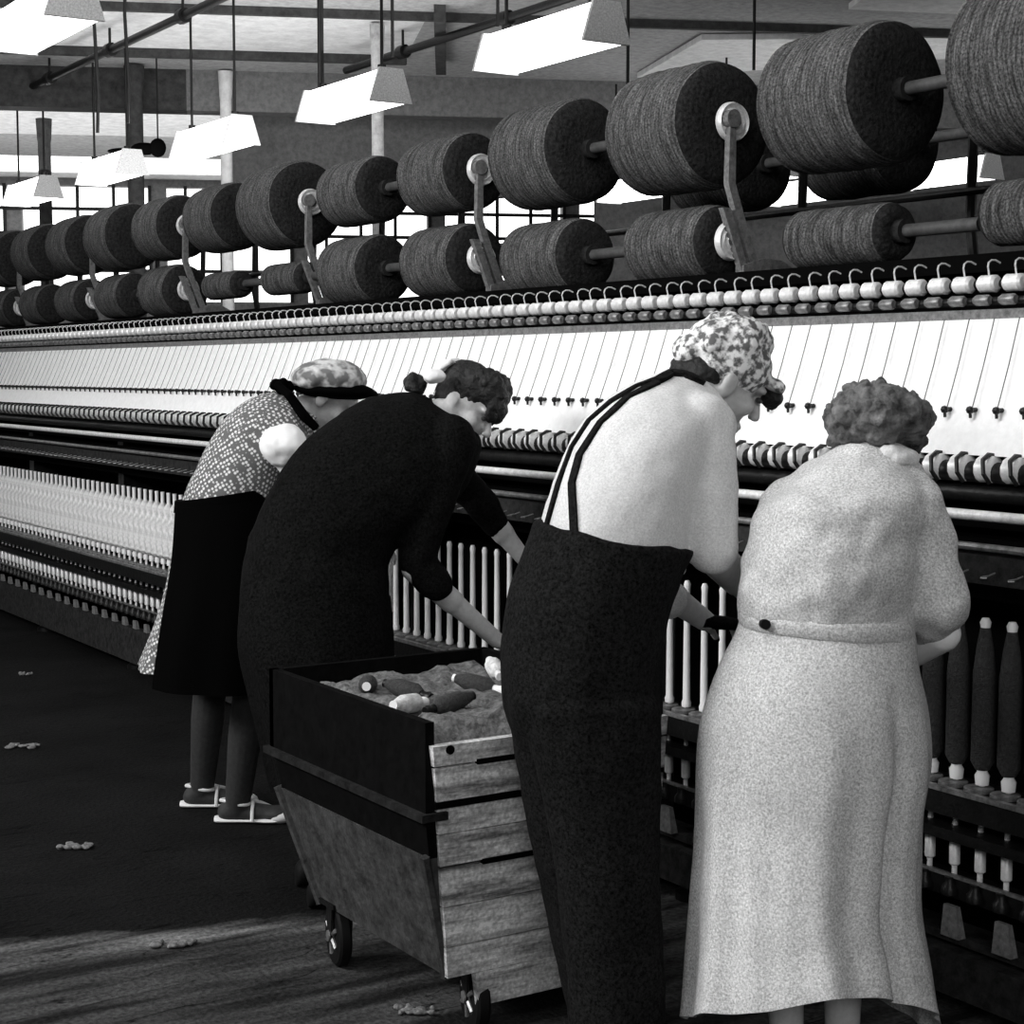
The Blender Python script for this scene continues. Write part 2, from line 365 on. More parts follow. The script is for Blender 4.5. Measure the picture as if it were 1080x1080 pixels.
# ceiling pipes, columns, lamp cables
def pipe(X, y0, y1, label):
    t = thing('ceiling_pipe', (X, y0, 4.3), label, 'pipe')
    obj('pipe', MB().cyl((X, y0, 4.3), (X, y1, 4.3), .035, n=10), IRON, t)
    k = y0+.6
    while k < y1: 
        mb = MB().cyl((X, k-.05, 4.3), (X, k+.05, 4.3), .06, n=10).cyl((X, k, 4.33), (X, k, 4.49), .012, n=6); obj('pipe_clamp', mb, IRON, t); k += 1.7
pipe(5.2, 9.0, 17.4, 'dark pipe under the ceiling at upper left')
pipe(7.4, 6.0, 14.5, 'dark pipe under the ceiling behind the largest lamp')
mb = MB().tube([(5.2+.5*math.sin(i*.9)*.2, 9.4+.1*i, 4.36+.05*math.sin(i*1.7)) for i in range(12)], .04, 8)
obj('cable_bundle', mb, IRON, bpy.data.objects['ceiling_pipe'])
for px, wd, m in ((52, .08, BEAM), (147, .085, BEAM), (242, .062, CEIL), (400, .055, CEILD)):
    fw = {52: 20.5, 147: 17.0, 242: 17.3, 400: 15.0}[px]; b = P(px, 392, fw)
    t = MB().lathe((b.x, b.y, 0), ZU, [(0, wd*1.5), (.3, wd*1.2), (.35, wd), (4.2, wd*.95), (4.25, wd*1.05), (4.48, wd*1.2)], 14)
    tag(obj('column', t, m), {52: 'dark slender column at far left under the smallest lamp', 147: 'dark column behind the small lamp at left', 242: 'white painted column below the third lamp', 400: 'grey column below the second largest lamp'}[px], 'column')
for px, py in ((337, 92), (103, 140), (135, 130), (525, 28), (795, 74), (662, 95), (414, 60)):
    fw = 13.0; b = P(px, py, fw)
    tag(obj('hanging_cable', MB().tube([b, b+ZU*.3+CR*.01, b+ZU*.8-CR*.01, V((b.x, b.y, 4.5))] if b.z < 3.6 else [b, V((b.x, b.y, 4.5))], .013, 6), IRON),
        {337: 'thin black cable hanging at upper left centre', 103: 'short thin cable hanging over the fourth lamp', 135: 'thin cable hanging between two small lamps', 525: 'thin cable hanging left of the largest lamp', 795: 'thin cable hanging above the drum with the big metal disc', 662: 'thin cable hanging just under the right end of the largest lamp', 414: 'faint cable above the second largest lamp'}[px], 'cable')
b = P(152, 157, 16.4)
tag(obj('rag', MB().ell(b, CR*.13, HF*.06, ZU*.06).ell(b+CR*.13+ZU*.01, CR*.08, HF*.06, ZU*.09).ell(b-CR*.2-ZU*.02, CR*.15, HF*.04, ZU*.03), IRON_D), 'black rag bundle hung behind the small fourth lamp', 'rag')
obj_c = MB().cyl(b+CR*.13, V(((b+CR*.13).x, (b+CR*.13).y, 4.5)), .008, n=5)
bpy.data.objects['rag']; o = obj('cord', obj_c, IRON, bpy.data.objects['rag'])

# ------------------------------------------------------------------ spinning frame
G = .077; Y0, Y1 = 1.95, 12.6
YS = [Y0+G*i for i in range(int((Y1-Y0)/G))]
FR = thing('spinning_frame', (2.95, 7, 0), 'long black spinning machine with white board and rows of spindles running away to the left', 'machine')
def bar(name, x0, x1, z0, z1, m, y0=Y0-.05, y1=Y1, **k):
    o = obj(name, MB().box((x0, y0, z0), (x1, y1, z1)), m, FR, smooth=None); return o
def rod(name, x, z, r, m, n=14): return obj(name, MB().cyl((x, Y0-.05, z), (x, Y1, z), r, n=n), m, FR)
def rep(name, fn, m, x, z, parent=FR, ys=YS, jit=0):
    """a small part repeated once per spindle: the nearest hundred one by one, the rest as one"""
    mb = MB(); fn(mb); pl = wloc(parent)
    first = None
    for i, y in enumerate(ys[:100]):
        if first is None: o = first = obj(name, mb, m, parent, local=True)
        else: o = first.copy(); col.objects.link(o)
        o.location = V((x, y+random.uniform(-jit, jit), z))-pl
    if len(ys) > 100:
        r = MB()
        for y in ys[100:]: r.add([v+V((x, y, z)) for v in mb.v], mb.f)
        r.mi = mb.mi*len(ys[100:]); tag(obj(name, r, m, parent), kind='stuff')
# body core and ends
obj('machine_body', MB().box((3.22, Y0, .06), (4.3, Y1, 1.24)).box((3.18, Y0, 1.24), (4.1, Y1, 1.70)), IRON_D, FR, smooth=None)
obj('creel_table', MB().box((3.2, Y0-.05, 1.74), (4.15, Y1, 1.785)), IRON_D, FR, smooth=None)
bar('base_beam', 2.93, 3.03, .055, .155, GREYD, y1=5.6)
bar('kick_board', 2.93, 2.97, .05, .225, GREYM if 0 else GREYD, y0=5.6)
y = Y0+.3; k = 0
while y < Y1:
    obj('machine_foot', MB().lathe((3.0, y, 0), ZU, [(0, .05), (.02, .05), (.03, .03), (.056, .03)], 12), IRON, FR); y += 1.5
bar('lower_rail', 2.96, 3.05, .17, .19, GREYD); bar('drive_rail', 2.94, 2.99, .285, .335, IRON); bar('spindle_rail', 2.90, 3.0, .43, .455, IRON)
bar('ring_rail', 2.89, 3.02, .49, .55, IRON); obj('rail_edge', MB().box((2.885, Y0, .545), (2.9, Y1, .556)), STEELD, FR, smooth=None)
obj('rail_edge', MB().box((2.935, Y0, .333), (2.945, Y1, .341)), STEELD, FR, smooth=None)
bar('lappet_board', 2.90, 2.92, 1.03, 1.095, GREYD)
obj('lappet_rail', MB().cyl((2.9, Y0, 1.112), (2.9, Y1, 1.112), .009, n=8), STEELD, FR)
obj('guide_bar', MB().cyl((2.9, Y0, 1.182), (2.9, Y1, 1.182), .012, n=10), STEEL, FR)
bar('front_cover', 3.03, 3.2, 1.14, 1.30, IRON_D)
bar('clearer_board', 3.0, 3.1, .98, 1.12, IRON_D)
rod('drafting_roller', 2.95, 1.275, .024, IRON)
rod('lower_roller', 2.97, 1.225, .022, IRON)
def segm(r, l=.052, t=0):
    def f(mb):
        mb.lathe((0, -l/2, 0), (0, 1, 0), [(0, r*.7), (.006, r), (l*.45, r*.97), (l-.01, r), (l, r*.6)], 12)
    return f
rep('top_cot', segm(.031, .05), STEEL, 2.945, 1.283)
def saddle(mb):
    mb.tube([(-.018, -.036, -.03), (-.032, -.030, -.008), (-.026, -.022, .022), (.0, -.014, .033), (.05, -.01, .028)], .0055, 6)
rep('pressure_arm', saddle, IRON, 2.93, 1.283)
# white board: sloping upper panel and upright lower panel
mb = MB(); xa, xb = 2.985, 3.085
mb.hexa([(xa, Y0, 1.405), (xa+.03, Y0, 1.405), (xa+.03, Y1, 1.405), (xa, Y1, 1.405), (xb, Y0, 1.622), (xb+.03, Y0, 1.622), (xb+.03, Y1, 1.622), (xb, Y1, 1.622)])
obj('upper_board', mb, WHITE, FR, smooth=None)
mb = MB(); mb.hexa([(2.945, Y0, 1.312), (2.985, Y0, 1.312), (2.985, Y1, 1.312), (2.945, Y1, 1.312), (2.983, Y0, 1.407), (3.0, Y0, 1.407), (3.0, Y1, 1.407), (2.983, Y1, 1.407)])
obj('lower_board', mb, WHITE, FR, smooth=None)
rep('guide_peg', lambda mb: mb.ell((0, 0, 0), .0095, n=8).cyl((0, 0, 0), (.02, 0, 0), .006, n=6).cyl((0, 0, 0), (0, -.002, -.018), .004, n=6), IRON, 2.968, 1.413)
def thr(mb):
    mb.tube([(0, 0, 0), (.052, .014, .105), (.102, .03, .212)], .0014, 5)
rep('roving_strand', thr, THREAD, 2.972, 1.412, jit=.004)
# top rollers and hooks
bar('roller_beam', 3.09, 3.2, 1.622, 1.645, GREYM)
rod('feed_roller', 3.12, 1.705, .012, IRON)
rod('back_roller', 3.10, 1.664, .010, IRON)
rep('feed_cot', segm(.021, .056), STEEL, 3.105, 1.705)
rep('back_cot', segm(.0135, .048), STEELD, 3.085, 1.666)
def hook(mb):
    mb.tube([(-.0, .0, 0)]+[(.02-.035*math.cos(a)*.9, .028*math.sin(a)*.6-.01, .010+.030*math.sin(a)) for a in [i*PI/7 for i in range(1, 6)]], .0024, 5)
rep('wire_hook', hook, STEEL, 3.11, 1.722, jit=.006)
# spindles
def spin(mb):
    mb.cyl((0, 0, -.17), (0, 0, .18), .0065, n=8); mb.lathe((0, 0, -.13), ZU, [(0, .009), (.004, .013), (.055, .013), (.06, .009)], 10)
rep('spindle', spin, STEEL, 2.95, .49)
rep('spindle_bolster', lambda mb: mb.lathe((0, 0, -.02), ZU, [(0, .012), (.004, .02), (.02, .02), (.03, .012), (.045, .012)], 10), IRON, 2.935, .31)
rep('spinning_ring', lambda mb: mb.lathe((0, 0, 0), ZU, [(0, .034), (.008, .034), (.010, .031)], 16), STEELD, 2.94, .551)
def plate(mb): mb.hexa([(-.012, -.028, 0), (.012, -.028, 0), (.012, .028, 0), (-.012, .028, 0), (-.012, -.020, .075), (.0, -.020, .075), (.0, .02, .075), (-.012, .02, .075)])
rep('weight_plate', plate, GREYM, 2.95, .19, ys=YS[::2])
rep('thread_guide', lambda mb: mb.tube([(0, 0, 0), (-.02, 0, -.005), (-.035, .008, -.008), (-.045, 0, -.008), (-.035, -.008, -.008)], .002, 5), STEELD, 2.89, 1.06)
# frame posts of the machine front
for y in [2.35+1.54*i for i in range(7)]:
    obj('frame_post', MB().box((3.04, y, .06), (3.2, y+.08, 1.24)), IRON, FR, smooth=None)
# bobbins on the spindles
def make_bobbin(kind, loc, label, group):
    t = thing('bobbin', loc, label, 'bobbin', group)
    if kind == 'bare':
        obj('tube', MB().lathe((0, 0, 0), ZU, [(0, .013), (.012, .014), (.02, .0105), (.33, .0085), (.345, .010), (.355, .006)], 12), WTUBE, t, local=True)
    elif kind == 'dark':
        obj('tube', MB().lathe((0, 0, 0), ZU, [(0, .015), (.022, .017), (.03, .012), (.35, .009), (.372, .013), (.382, .008)], 12), WTUBE, t, local=True)
        obj('yarn', MB().lathe((0, 0, .035), ZU, [(0, .016), (.02, .027), (.22, .026), (.28, .019), (.325, .0115)], 18), DYARN, t, local=True)
    else:
        obj('tube', MB().lathe((0, 0, 0), ZU, [(0, .014), (.02, .015), (.03, .011), (.33, .009), (.345, .010)], 10), WTUBE, t, local=True)
        obj('yarn', MB().lathe((0, 0, .03), ZU, [(0, .018), (.015, .034), (.18, .034), (.24, .026), (.262, .012)], 16), WYARN, t, local=True)
    return t
kinds = {'bare': ('bare white bobbin tube on the spindles between the workers', 'empty tubes on the spindles between the workers'),
         'dark': ('full dark bobbin on the spindles at the right, beside the woman in the light coat', 'full dark bobbins at the right'),
         'white': ('full pale bobbin on the spindles left of the woman in the dotted dress', 'full pale bobbins at the left')}
protoB = {}
for i, y in enumerate(YS):
    k = 'dark' if y < 3.3 else ('bare' if y < 5.42 else 'white')
    z = .565 + (0 if k != 'white' else .02)
    loc = V((2.95, y, z))
    if k not in protoB: protoB[k] = make_bobbin(k, loc, *kinds[k])
    else: dup(protoB[k], loc)

# ------------------------------------------------------------------ creel: rods, brackets and drums
UZ, LZ = 2.28, 1.91
obj('creel_rail', MB().cyl((3.95, Y0-.3, 2.04), (3.95, 14.6, 2.04), .012, n=8), IRON, FR)
y = 2.9
while y < 14: 
    obj('creel_post', MB().tube([(4.0, y, 1.78), (3.97, y, 1.95), (3.98, y, 2.3)], .016, 8), IRON, FR); y += .7535
def flat(mb, pts, ws, y, ty):                    # cast arm in the XZ plane
    pts = [V(p) for p in pts]
    mb.ribbon(pts, [V(w) for w in ws], [V((0, ty, 0))]*len(pts))
def bracket(Yb):
    b = obj('creel_bracket', bracket_mb(Yb), GREYM, FR)
def bracket_mb(Yb):
    mb = MB(); w = V((.0145, 0, 0))
    mb.ribbon([V((3.478, Yb, 2.29)), V((3.478, Yb, 2.2)), V((3.476, Yb, 2.086)), V((3.522, Yb, 1.96)), V((3.580, Yb, 1.82))], [w*.75, w*.9, w, w*1.1, w*1.2], [V((0, .012, 0))]*5)
    mb.ribbon([V((3.456, Yb, 2.01)), V((3.494, Yb, 1.92)), V((3.535, Yb, 1.815))], [w, w*1.1, w], [V((0, .012, 0))]*3)
    z_ = V((0, 0, .018))
    mb.ribbon([V((3.52, Yb, 1.815)), V((3.6, Yb, 1.835)), V((3.68, Yb, 1.83)), V((3.76, Yb, 1.795)), V((3.86, Yb, 1.79))], [z_, z_*1.3, z_*1.3, z_, z_*.6], [V((0, .02, 0))]*5)
    mb.cyl((3.478, Yb-.018, 2.285), (3.478, Yb+.02, 2.285), .028, n=16)
    return mb
def disc_mb(x, y, z, r=.062):
    mb = MB(); mb.lathe((x, y, z), (0, 1, 0), [(-.004, r*.25), (-.012, r*.35), (-.004, r*.42), (-.004, r*.55), (-.012, r*.62), (-.004, r*.70), (-.004, r*.84), (-.012, r*.92), (0, r), (.01, r)], 32)
    return mb
brY = [4.19+1.507*i for i in range(-1, 7)]
for yb in brY:
    bracket(yb)
def make_drum(r, ecc, L=.40, disc=False, seed=0):
    t = thing('yarn_drum', (0, 0, 0), None, 'yarn drum', None)
    random.seed(seed); prof = [(0, .03), (.004, r*.3), (-.006, r*.6), (.006, r*.86), (.022, r*.945)]; n = 26
    for i in range(1, n): prof.append((.018+(L-.036)*i/n, r*(1+random.uniform(-.010, .010))*(1-.05*max(0, 1-min(i, n-i)/3))))
    prof += [(L-.018, r*.985), (L-.004, r*.9), (L, r*.5), (L, .03)]
    mb = MB(); mb.lathe((0, 0, 0), (0, 1, 0), prof, 48, ms=[1, 1, 1, 1]+[0]*(n)+[1, 1, 1])
    for v in mb.v:                                # slack, uneven winding
        q = 1+.018*noise.noise(V((v.x*9+seed, v.y*7, v.z*9))); v.x *= q; v.z *= q
    obj('yarn_winding', mb, [ROVE, ROVEE], t, local=True, smooth=60)
    obj('core_tube', MB().lathe((0, 0, 0), (0, 1, 0), [(-.03, .024), (-.03, .034), (.02, .034), (L, .034), (L+.03, .034)], 18), GREYD, t, local=True)
    obj('axle', MB().cyl((0, -.30 if not disc else -.05, 0), (0, L+.02, 0), .019, n=12), mat('dark_axle', .06, .6, noise_amt=.4), t, local=True)
    if disc: obj('end_disc', disc_mb(0, -.03, 0), STEEL, t, local=True)
    return t
def place_drum(x, y, z, r, disc, label, group, seed):
    t = make_drum(r, 0, disc=disc, seed=seed); t.location = (x, y, z); t['label'] = label; t['group'] = group
UR = {-1: .225, 0: .20, 1: .20, 2: .185, 3: .152, 4: .142, 5: .2, 6: .17, 7: .17, 8: .19, 9: .18, 10: .18, 11: .19, 12: .18, 13: .18}
UL = {-1: 'huge yarn drum cut off by the right edge, upper row', 0: 'largest yarn drum with a bare axle sticking from its end, upper row right',
      1: 'upper row yarn drum with the biggest metal end disc on the tall bracket', 2: 'upper row yarn drum just left of the drum with the biggest disc',
      3: 'upper row yarn drum with a metal end disc, above the middle bracket', 4: 'smallish upper row drum left of the middle bracket',
      5: 'upper row yarn drum with a metal end disc at left, above the white gap', 6: 'upper row drum first left of the leftmost clear end disc', 7: 'upper row drum second left of the leftmost clear end disc',
      8: 'upper row drum third left of the leftmost clear end disc', 9: 'upper row drum fourth left of the leftmost clear end disc', 10: 'upper row drum fifth left of the leftmost clear end disc',
      11: 'upper row drum sixth left of the leftmost clear end disc, at the photo edge'}
for k in range(-1, 13):
    yk = 3.483+.7535*k
    place_drum(3.5, yk, UZ, UR[k], k % 2 == 1, UL.get(k, 'upper row drum beyond the left edge'), 'yarn drums in the upper row', k+20)
LR = {-1: .085, 0: .087, 1: .12, 2: .135, 3: .142, 4: .148, 5: .075, 6: .07, 7: .14, 8: .13, 9: .13, 10: .13, 11: .13, 12: .12, 13: .12}
LL = {-1: 'thin yarn drum at the right edge, lower row', 0: 'thin grey yarn drum with a long bare axle, lower row right', 1: 'lower row yarn drum behind the tall bracket',
      2: 'lower row yarn drum between the tall bracket and the middle bracket', 3: 'lower row yarn drum whose end is crossed by the middle bracket', 4: 'lower row yarn drum left of the middle bracket',
      5: 'small nearly empty drum, lower row, by the left bracket', 6: 'small nearly empty drum, lower row, left of its like', 7: 'lower row drum first beyond the two small drums',
      8: 'lower row drum second beyond the two small drums', 9: 'lower row drum third beyond the two small drums', 10: 'lower row drum fourth beyond the two small drums', 11: 'lower row drum fifth beyond the two small drums'}
for k in range(-1, 13):
    yk = 3.483+.7535*k
    place_drum(3.5, yk, LZ+(.03 if k > 2 else 0)-(.02 if k in (0,) else 0), LR[k], k % 2 == 1 and k != 5, LL.get(k, 'lower row drum beyond the left edge'), 'yarn drums in the lower row', k+50)
for k, lab in ((1, 'dark yarn drum on the far side, under the largest drum'), (2, 'dark yarn drum on the far side, behind the drum with the biggest disc')):
    place_drum(4.3, 3.483+.7535*k, UZ, .17, False, lab, 'yarn drums on the far side', k+80)
# ------------------------------------------------------------------ cart
CT = thing('wooden_cart', (2.1, 3.5, 0), 'worn wooden waste cart on small iron wheels, between the stooping workers', 'cart')
xa, xb, ya, yb = 1.78, 2.42, 3.14, 3.94
def board(name, q, m, parent=CT): return obj(name, MB().hexa(q), m, parent, smooth=None)
t_ = .022
# upper box sides
mb = MB()
mb.box((xa, ya, .545), (xa+t_, yb, .75)); mb.box((xb-t_, ya, .545), (xb, yb, .75)); mb.box((xa, yb-t_, .545), (xb, yb, .75))
obj('box_side', mb, WOODB, CT, smooth=None)
# ledge round the box
mb = MB(); mb.box((xa-.015, ya-.012, .535), (xa+.05, yb+.01, .552)); obj('ledge', mb, mat('dark_board', .014, .9, noise_amt=.8, nscale=30, spec=.1), CT, smooth=None)
# middle skirt, dark
mb = MB(); mb.hexa([(1.80, 3.16, .445), (xb-.02, 3.16, .445), (xb-.02, 3.91, .445), (1.80, 3.91, .445), (xa+.005, 3.15, .54), (xb, 3.15, .54), (xb, 3.93, .54), (xa+.005, 3.93, .54)])
obj('middle_box', mb, WOODB, CT, smooth=None)
# tapered bin
mb = MB(); mb.hexa([(1.87, 3.20, .155), (2.38, 3.20, .155), (2.38, 3.84, .155), (1.87, 3.84, .155), (1.795, 3.162, .447), (2.40, 3.162, .447), (2.40, 3.925, .447), (1.795, 3.925, .447)])
obj('bin', mb, WOODG, CT, smooth=None)
for s_ in (3.205, 3.835):
    mb = MB(); mb.tube([(1.868, s_, .155), (1.792, s_+(-.04 if s_ < 3.5 else .085), .45)], .012, 6)
    obj('corner_batten', mb, WOODG, CT)
# planked end, facing the viewer, tapering slightly downwards; planks with gaps
mb = MB(); zs = [(.70, .655), (.650, .575), (.562, .50), (.497, .425), (.417, .33), (.327, .235), (.232, .16)]
def xl(z): return 1.782+(.75-z)*.13
def yl(z): return 3.118+(.75-z)*.115
for i, (zt, zb) in enumerate(zs):
    o_ = random.uniform(0, .005)
    mb.hexa([(xl(zb), yl(zb)-o_, zb), (2.42, yl(zb)-o_, zb), (2.42, yl(zb)+.022, zb), (xl(zb), yl(zb)+.022, zb), (xl(zt), yl(zt)-o_, zt), (2.42, yl(zt)-o_, zt), (2.42, yl(zt)+.022, zt), (xl(zt), yl(zt)+.022, zt)])
mb.hexa([(1.94, 3.185, .08), (2.42, 3.185, .08), (2.42, 3.20, .08), (1.94, 3.20, .08), (1.93, 3.18, .158), (2.42, 3.18, .158), (2.42, 3.20, .158), (1.93, 3.20, .158)])
obj('planked_end', mb, WOOD, CT, smooth=None)
mb = MB()
for z, x0 in ((.655, 1.90), (.566, 1.80), (.422, 1.93)): mb.box((x0, yl(z)-.009, z-.006), (2.40, yl(z)+.004, z+.005))
for z, x in ((.60, 2.13), (.46, 2.15), (.36, 2.17), (.69, 1.83)): mb.cyl((x, yl(z)-.008, z), (x, yl(z)+.01, z), .01, n=10)
tag(obj('slot', mb, IRON_D, CT, smooth=None), 'dark gaps and nail holes between the end planks')
for x, y, rot in ((1.90, 3.80, -.2), (1.97, 3.25, -.25), (2.33, 3.80, 0), (2.33, 3.27, 0)):
    d = V((math.cos(rot), math.sin(rot), 0)); r = .078; c = V((x, y, r))
    w = obj('wheel', MB().lathe(c-d*.016, d, [(0, .02), (0, r*.55), (-.002, r*.6), (.0, r*.72), (.0, r*.92), (.006, r), (.026, r), (.032, r*.92), (.032, r*.6), (.03, .02)], 26), BLACK, CT)
    mb = MB()
    for k in range(6):
        a = k*PI/3; e = (ZU*math.cos(a)+d.cross(ZU)*math.sin(a))*r*.6; mb.cyl(c-d*.02, c-d*.018+e, .006, n=6)
    mb.cyl(c-d*.03, c+d*.03, .014, n=12); obj('hub', mb, STEELD, w)
    mb = MB(); s = d.cross(ZU)
    for q in (-.026, .026): mb.hexa([c+d*q-s*.014-ZU*.01, c+d*(q+.005)-s*.014-ZU*.01, c+d*(q+.005)+s*.014-ZU*.01, c+d*q+s*.014-ZU*.01, c+d*q-s*.03+ZU*.09, c+d*(q+.005)-s*.03+ZU*.09, c+d*(q+.005)+s*.03+ZU*.09, c+d*q+s*.03+ZU*.09])
    mb.box((x-.04, y-.05, .160), (x+.04, y+.05, .172)); obj('fork', mb, IRON, CT)
# load: wool waste heaped in the box (uncountable) and loose bobbins on top
n1, n2 = 42, 50; vs = []; fs = []
for i in range(n1+1):
    for j in range(n2+1):
        x = xa+t_+.002+(xb-xa-2*t_-.004)*i/n1; y = ya+.03+(yb-ya-t_-.035)*j/n2
        e = min(1, min(i, n1-i, j, n2-j)/5)
        vs.append((x, y, .668+.055*e+.022*noise.noise(V((x*9, y*9, 1)))+.012*noise.noise(V((x*30, y*30, 5)))))
for i in range(n1):
    for j in range(n2): a = i*(n2+1)+j; fs.append((a, a+n2+1, a+n2+2, a+1))
k = len(vs); vs += [(xa+t_+.002, ya+.03, .56), (xb-t_-.002, ya+.03, .56), (xb-t_-.002, yb-t_-.005, .56), (xa+t_+.002, yb-t_-.005, .56)]
e0 = [i*(n2+1) for i in range(n1+1)]; e1 = [n1*(n2+1)+j for j in range(n2+1)]; e2 = [i*(n2+1)+n2 for i in range(n1, -1, -1)]; e3 = [j for j in range(n2, -1, -1)]
for ed, (p, q) in zip((e0, e1, e2, e3), ((k, k+1), (k+1, k+2), (k+2, k+3), (k+3, k))): fs.append((p, q)+tuple(reversed(ed)))
fs.append((k+3, k+2, k+1, k))
mb = MB().add(vs, fs); tag(obj('wool_waste', mb, WOOL, smooth=80), 'heap of grey wool waste filling the wooden cart', 'wool waste', kind='stuff')
def loose(px, py, ang, m, L=.15, dark=False):
    p = PZ(px, py, .737); d = V((math.cos(ang), math.sin(ang), .12)).normalized()
    t = thing('loose_bobbin', p, None, 'bobbin')
    obj('tube', MB().lathe(p-d*L*.5, d, [(0, .011), (.01, .013), (.016, .010), (L*.9, .009), (L, .011)], 12), WTUBE if not dark else IRON, t)
    obj('yarn', MB().lathe(p-d*L*.3, d, [(0, .012), (.02, .023), (L*.5, .022), (L*.75, .011)], 14), m, t); return t
for (px, py, a, m, dk, lab) in ((388, 722, -2.1, DYARN, False, 'dark bobbin with a white tip lying at the far left of the cart load'),
        (430, 728, 1.9, DYARN, True, 'black bobbin lying in the middle of the cart load'), (432, 742, -2.6, WYARN, False, 'pale bobbin with a white tip lying in the front half of the cart load'),
        (474, 742, .2, DYARN, True, 'black bobbin lying right of the middle of the cart load'), (505, 722, 2.0, DYARN, False, 'dark bobbin with a white tip at the right of the cart load, beside the overalls'),
        (522, 705, 1.2, WYARN, False, 'pale bobbin at the far right of the cart load')):
    tag(loose(px, py, a, m, dark=dk), lab, group='loose bobbins on the cart load')

for i, (px, py, r_, lab) in enumerate(((26, 787, .035, 'tuft of pale lint on the dark floor near the left edge'), (26, 711, .02, 'small white scrap on the floor close to the machine foot at left'), (80, 893, .03, 'lint tuft on the floor below the dark crack'), (180, 996, .035, 'pale lint on the worn strip of floor left of the cart'), (435, 1066, .03, 'pale lint clump under the cart by the front wheel'))):
    c = PZ(px, py, .006); mb = MB()
    for j in range(14): mb.ell(c+CR*random.uniform(-1.6, 1.6)*r_+HF*random.uniform(-.8, .8)*r_+ZU*random.uniform(0, .004), CR*random.uniform(.2, .6)*r_, HF*random.uniform(.2, .5)*r_, ZU*random.uniform(.004, .009), n=8)
    tag(blob('lint_tuft', mb, mat('grey_lint', .16, .95, noise_amt=.7, nscale=80), None, .003, 1, disp=wrinkle(.002, 90)), lab, 'lint', 'lint on the floor')
# ------------------------------------------------------------------ people
def on(f, u):
    f = V(f).normalized(); u = V(u); u = (u-f*u.dot(f)).normalized(); return f, u, f.cross(u)
def add_head(mb, c, f, u, s, neck):
    f, u, r = on(f, u); c = V(c)
    E = lambda o, w, l, h, n=16: mb.ell(c+(f*o[0]+r*o[1]+u*o[2])*s, r*w*s, f*l*s, u*h*s, n=n)
    E((-.012, 0, .03), .076, .096, .084, 20); E((.03, 0, -.035), .060, .062, .072); E((.045, 0, -.075), .042, .045, .040)
    E((.075, 0, -.104), .024, .022, .020); E((.082, 0, .026), .052, .018, .012); E((.090, 0, -.068), .026, .014, .007); E((.089, 0, -.082), .022, .013, .008)
    mb.cap(c+(f*.088+u*.018)*s, c+(f*.116-u*.028)*s, .008*s, .013*s, 10)
    for q in (-1, 1):
        E((.062, q*.040, -.025), .024, .026, .026); E((-.005, q*.079, -.012), .009, .020, .032, 12); E((-.012, q*.084, -.002), .008, .014, .022, 10); E((.112, q*.012, -.034), .009, .01, .007, 8)
    mb.cap(c+(-f*.022-u*.055)*s, neck, .052*s, .056, 16)
    return f, u, r
def add_hand(mb, w, d, n, side, curl=.5, s=1.0):
    """palm, four unequal bent fingers and a thumb leaving the side of the palm"""
    d, n, x = on(d, n); x = x*side; w = V(w)
    mb.loft([(w-d*.02, x*.024*s, n*.018*s), (w+d*.02*s, x*.032*s, n*.016*s), (w+d*.06*s, x*.041*s, n*.015*s), (w+d*.092*s, x*.041*s, n*.012*s)], 14)
    for i, (o, L) in enumerate(((.031, .070), (.0105, .080), (-.0105, .074), (-.031, .058))):
        p = w+d*.085*s+x*o*s; a = .15+curl*.5; seg = [L*.45*s, L*.32*s, L*.26*s]; rr = [.0098, .0088, .0078, .0068]
        for k in range(3):
            q = p+(d*math.cos(a)-n*math.sin(a)+x*o*1.2).normalized()*seg[k]; mb.cap(p, q, rr[k]*s, rr[k+1]*s, 10); p = q; a += curl*.9
    p = w+d*.025*s+x*.028*s; a = (d*.65+x*.7-n*.35).normalized()
    q = p+a*.042*s; mb.cap(p, q, .0135*s, .0110*s, 10); a2 = (d*.9+x*.25-n*.45).normalized(); q2 = q+a2*.032*s; mb.cap(q, q2, .0110*s, .0095*s, 10); mb.cap(q2, q2+(a2-n*.3).normalized()*.022*s, .0095*s, .008*s, 10)
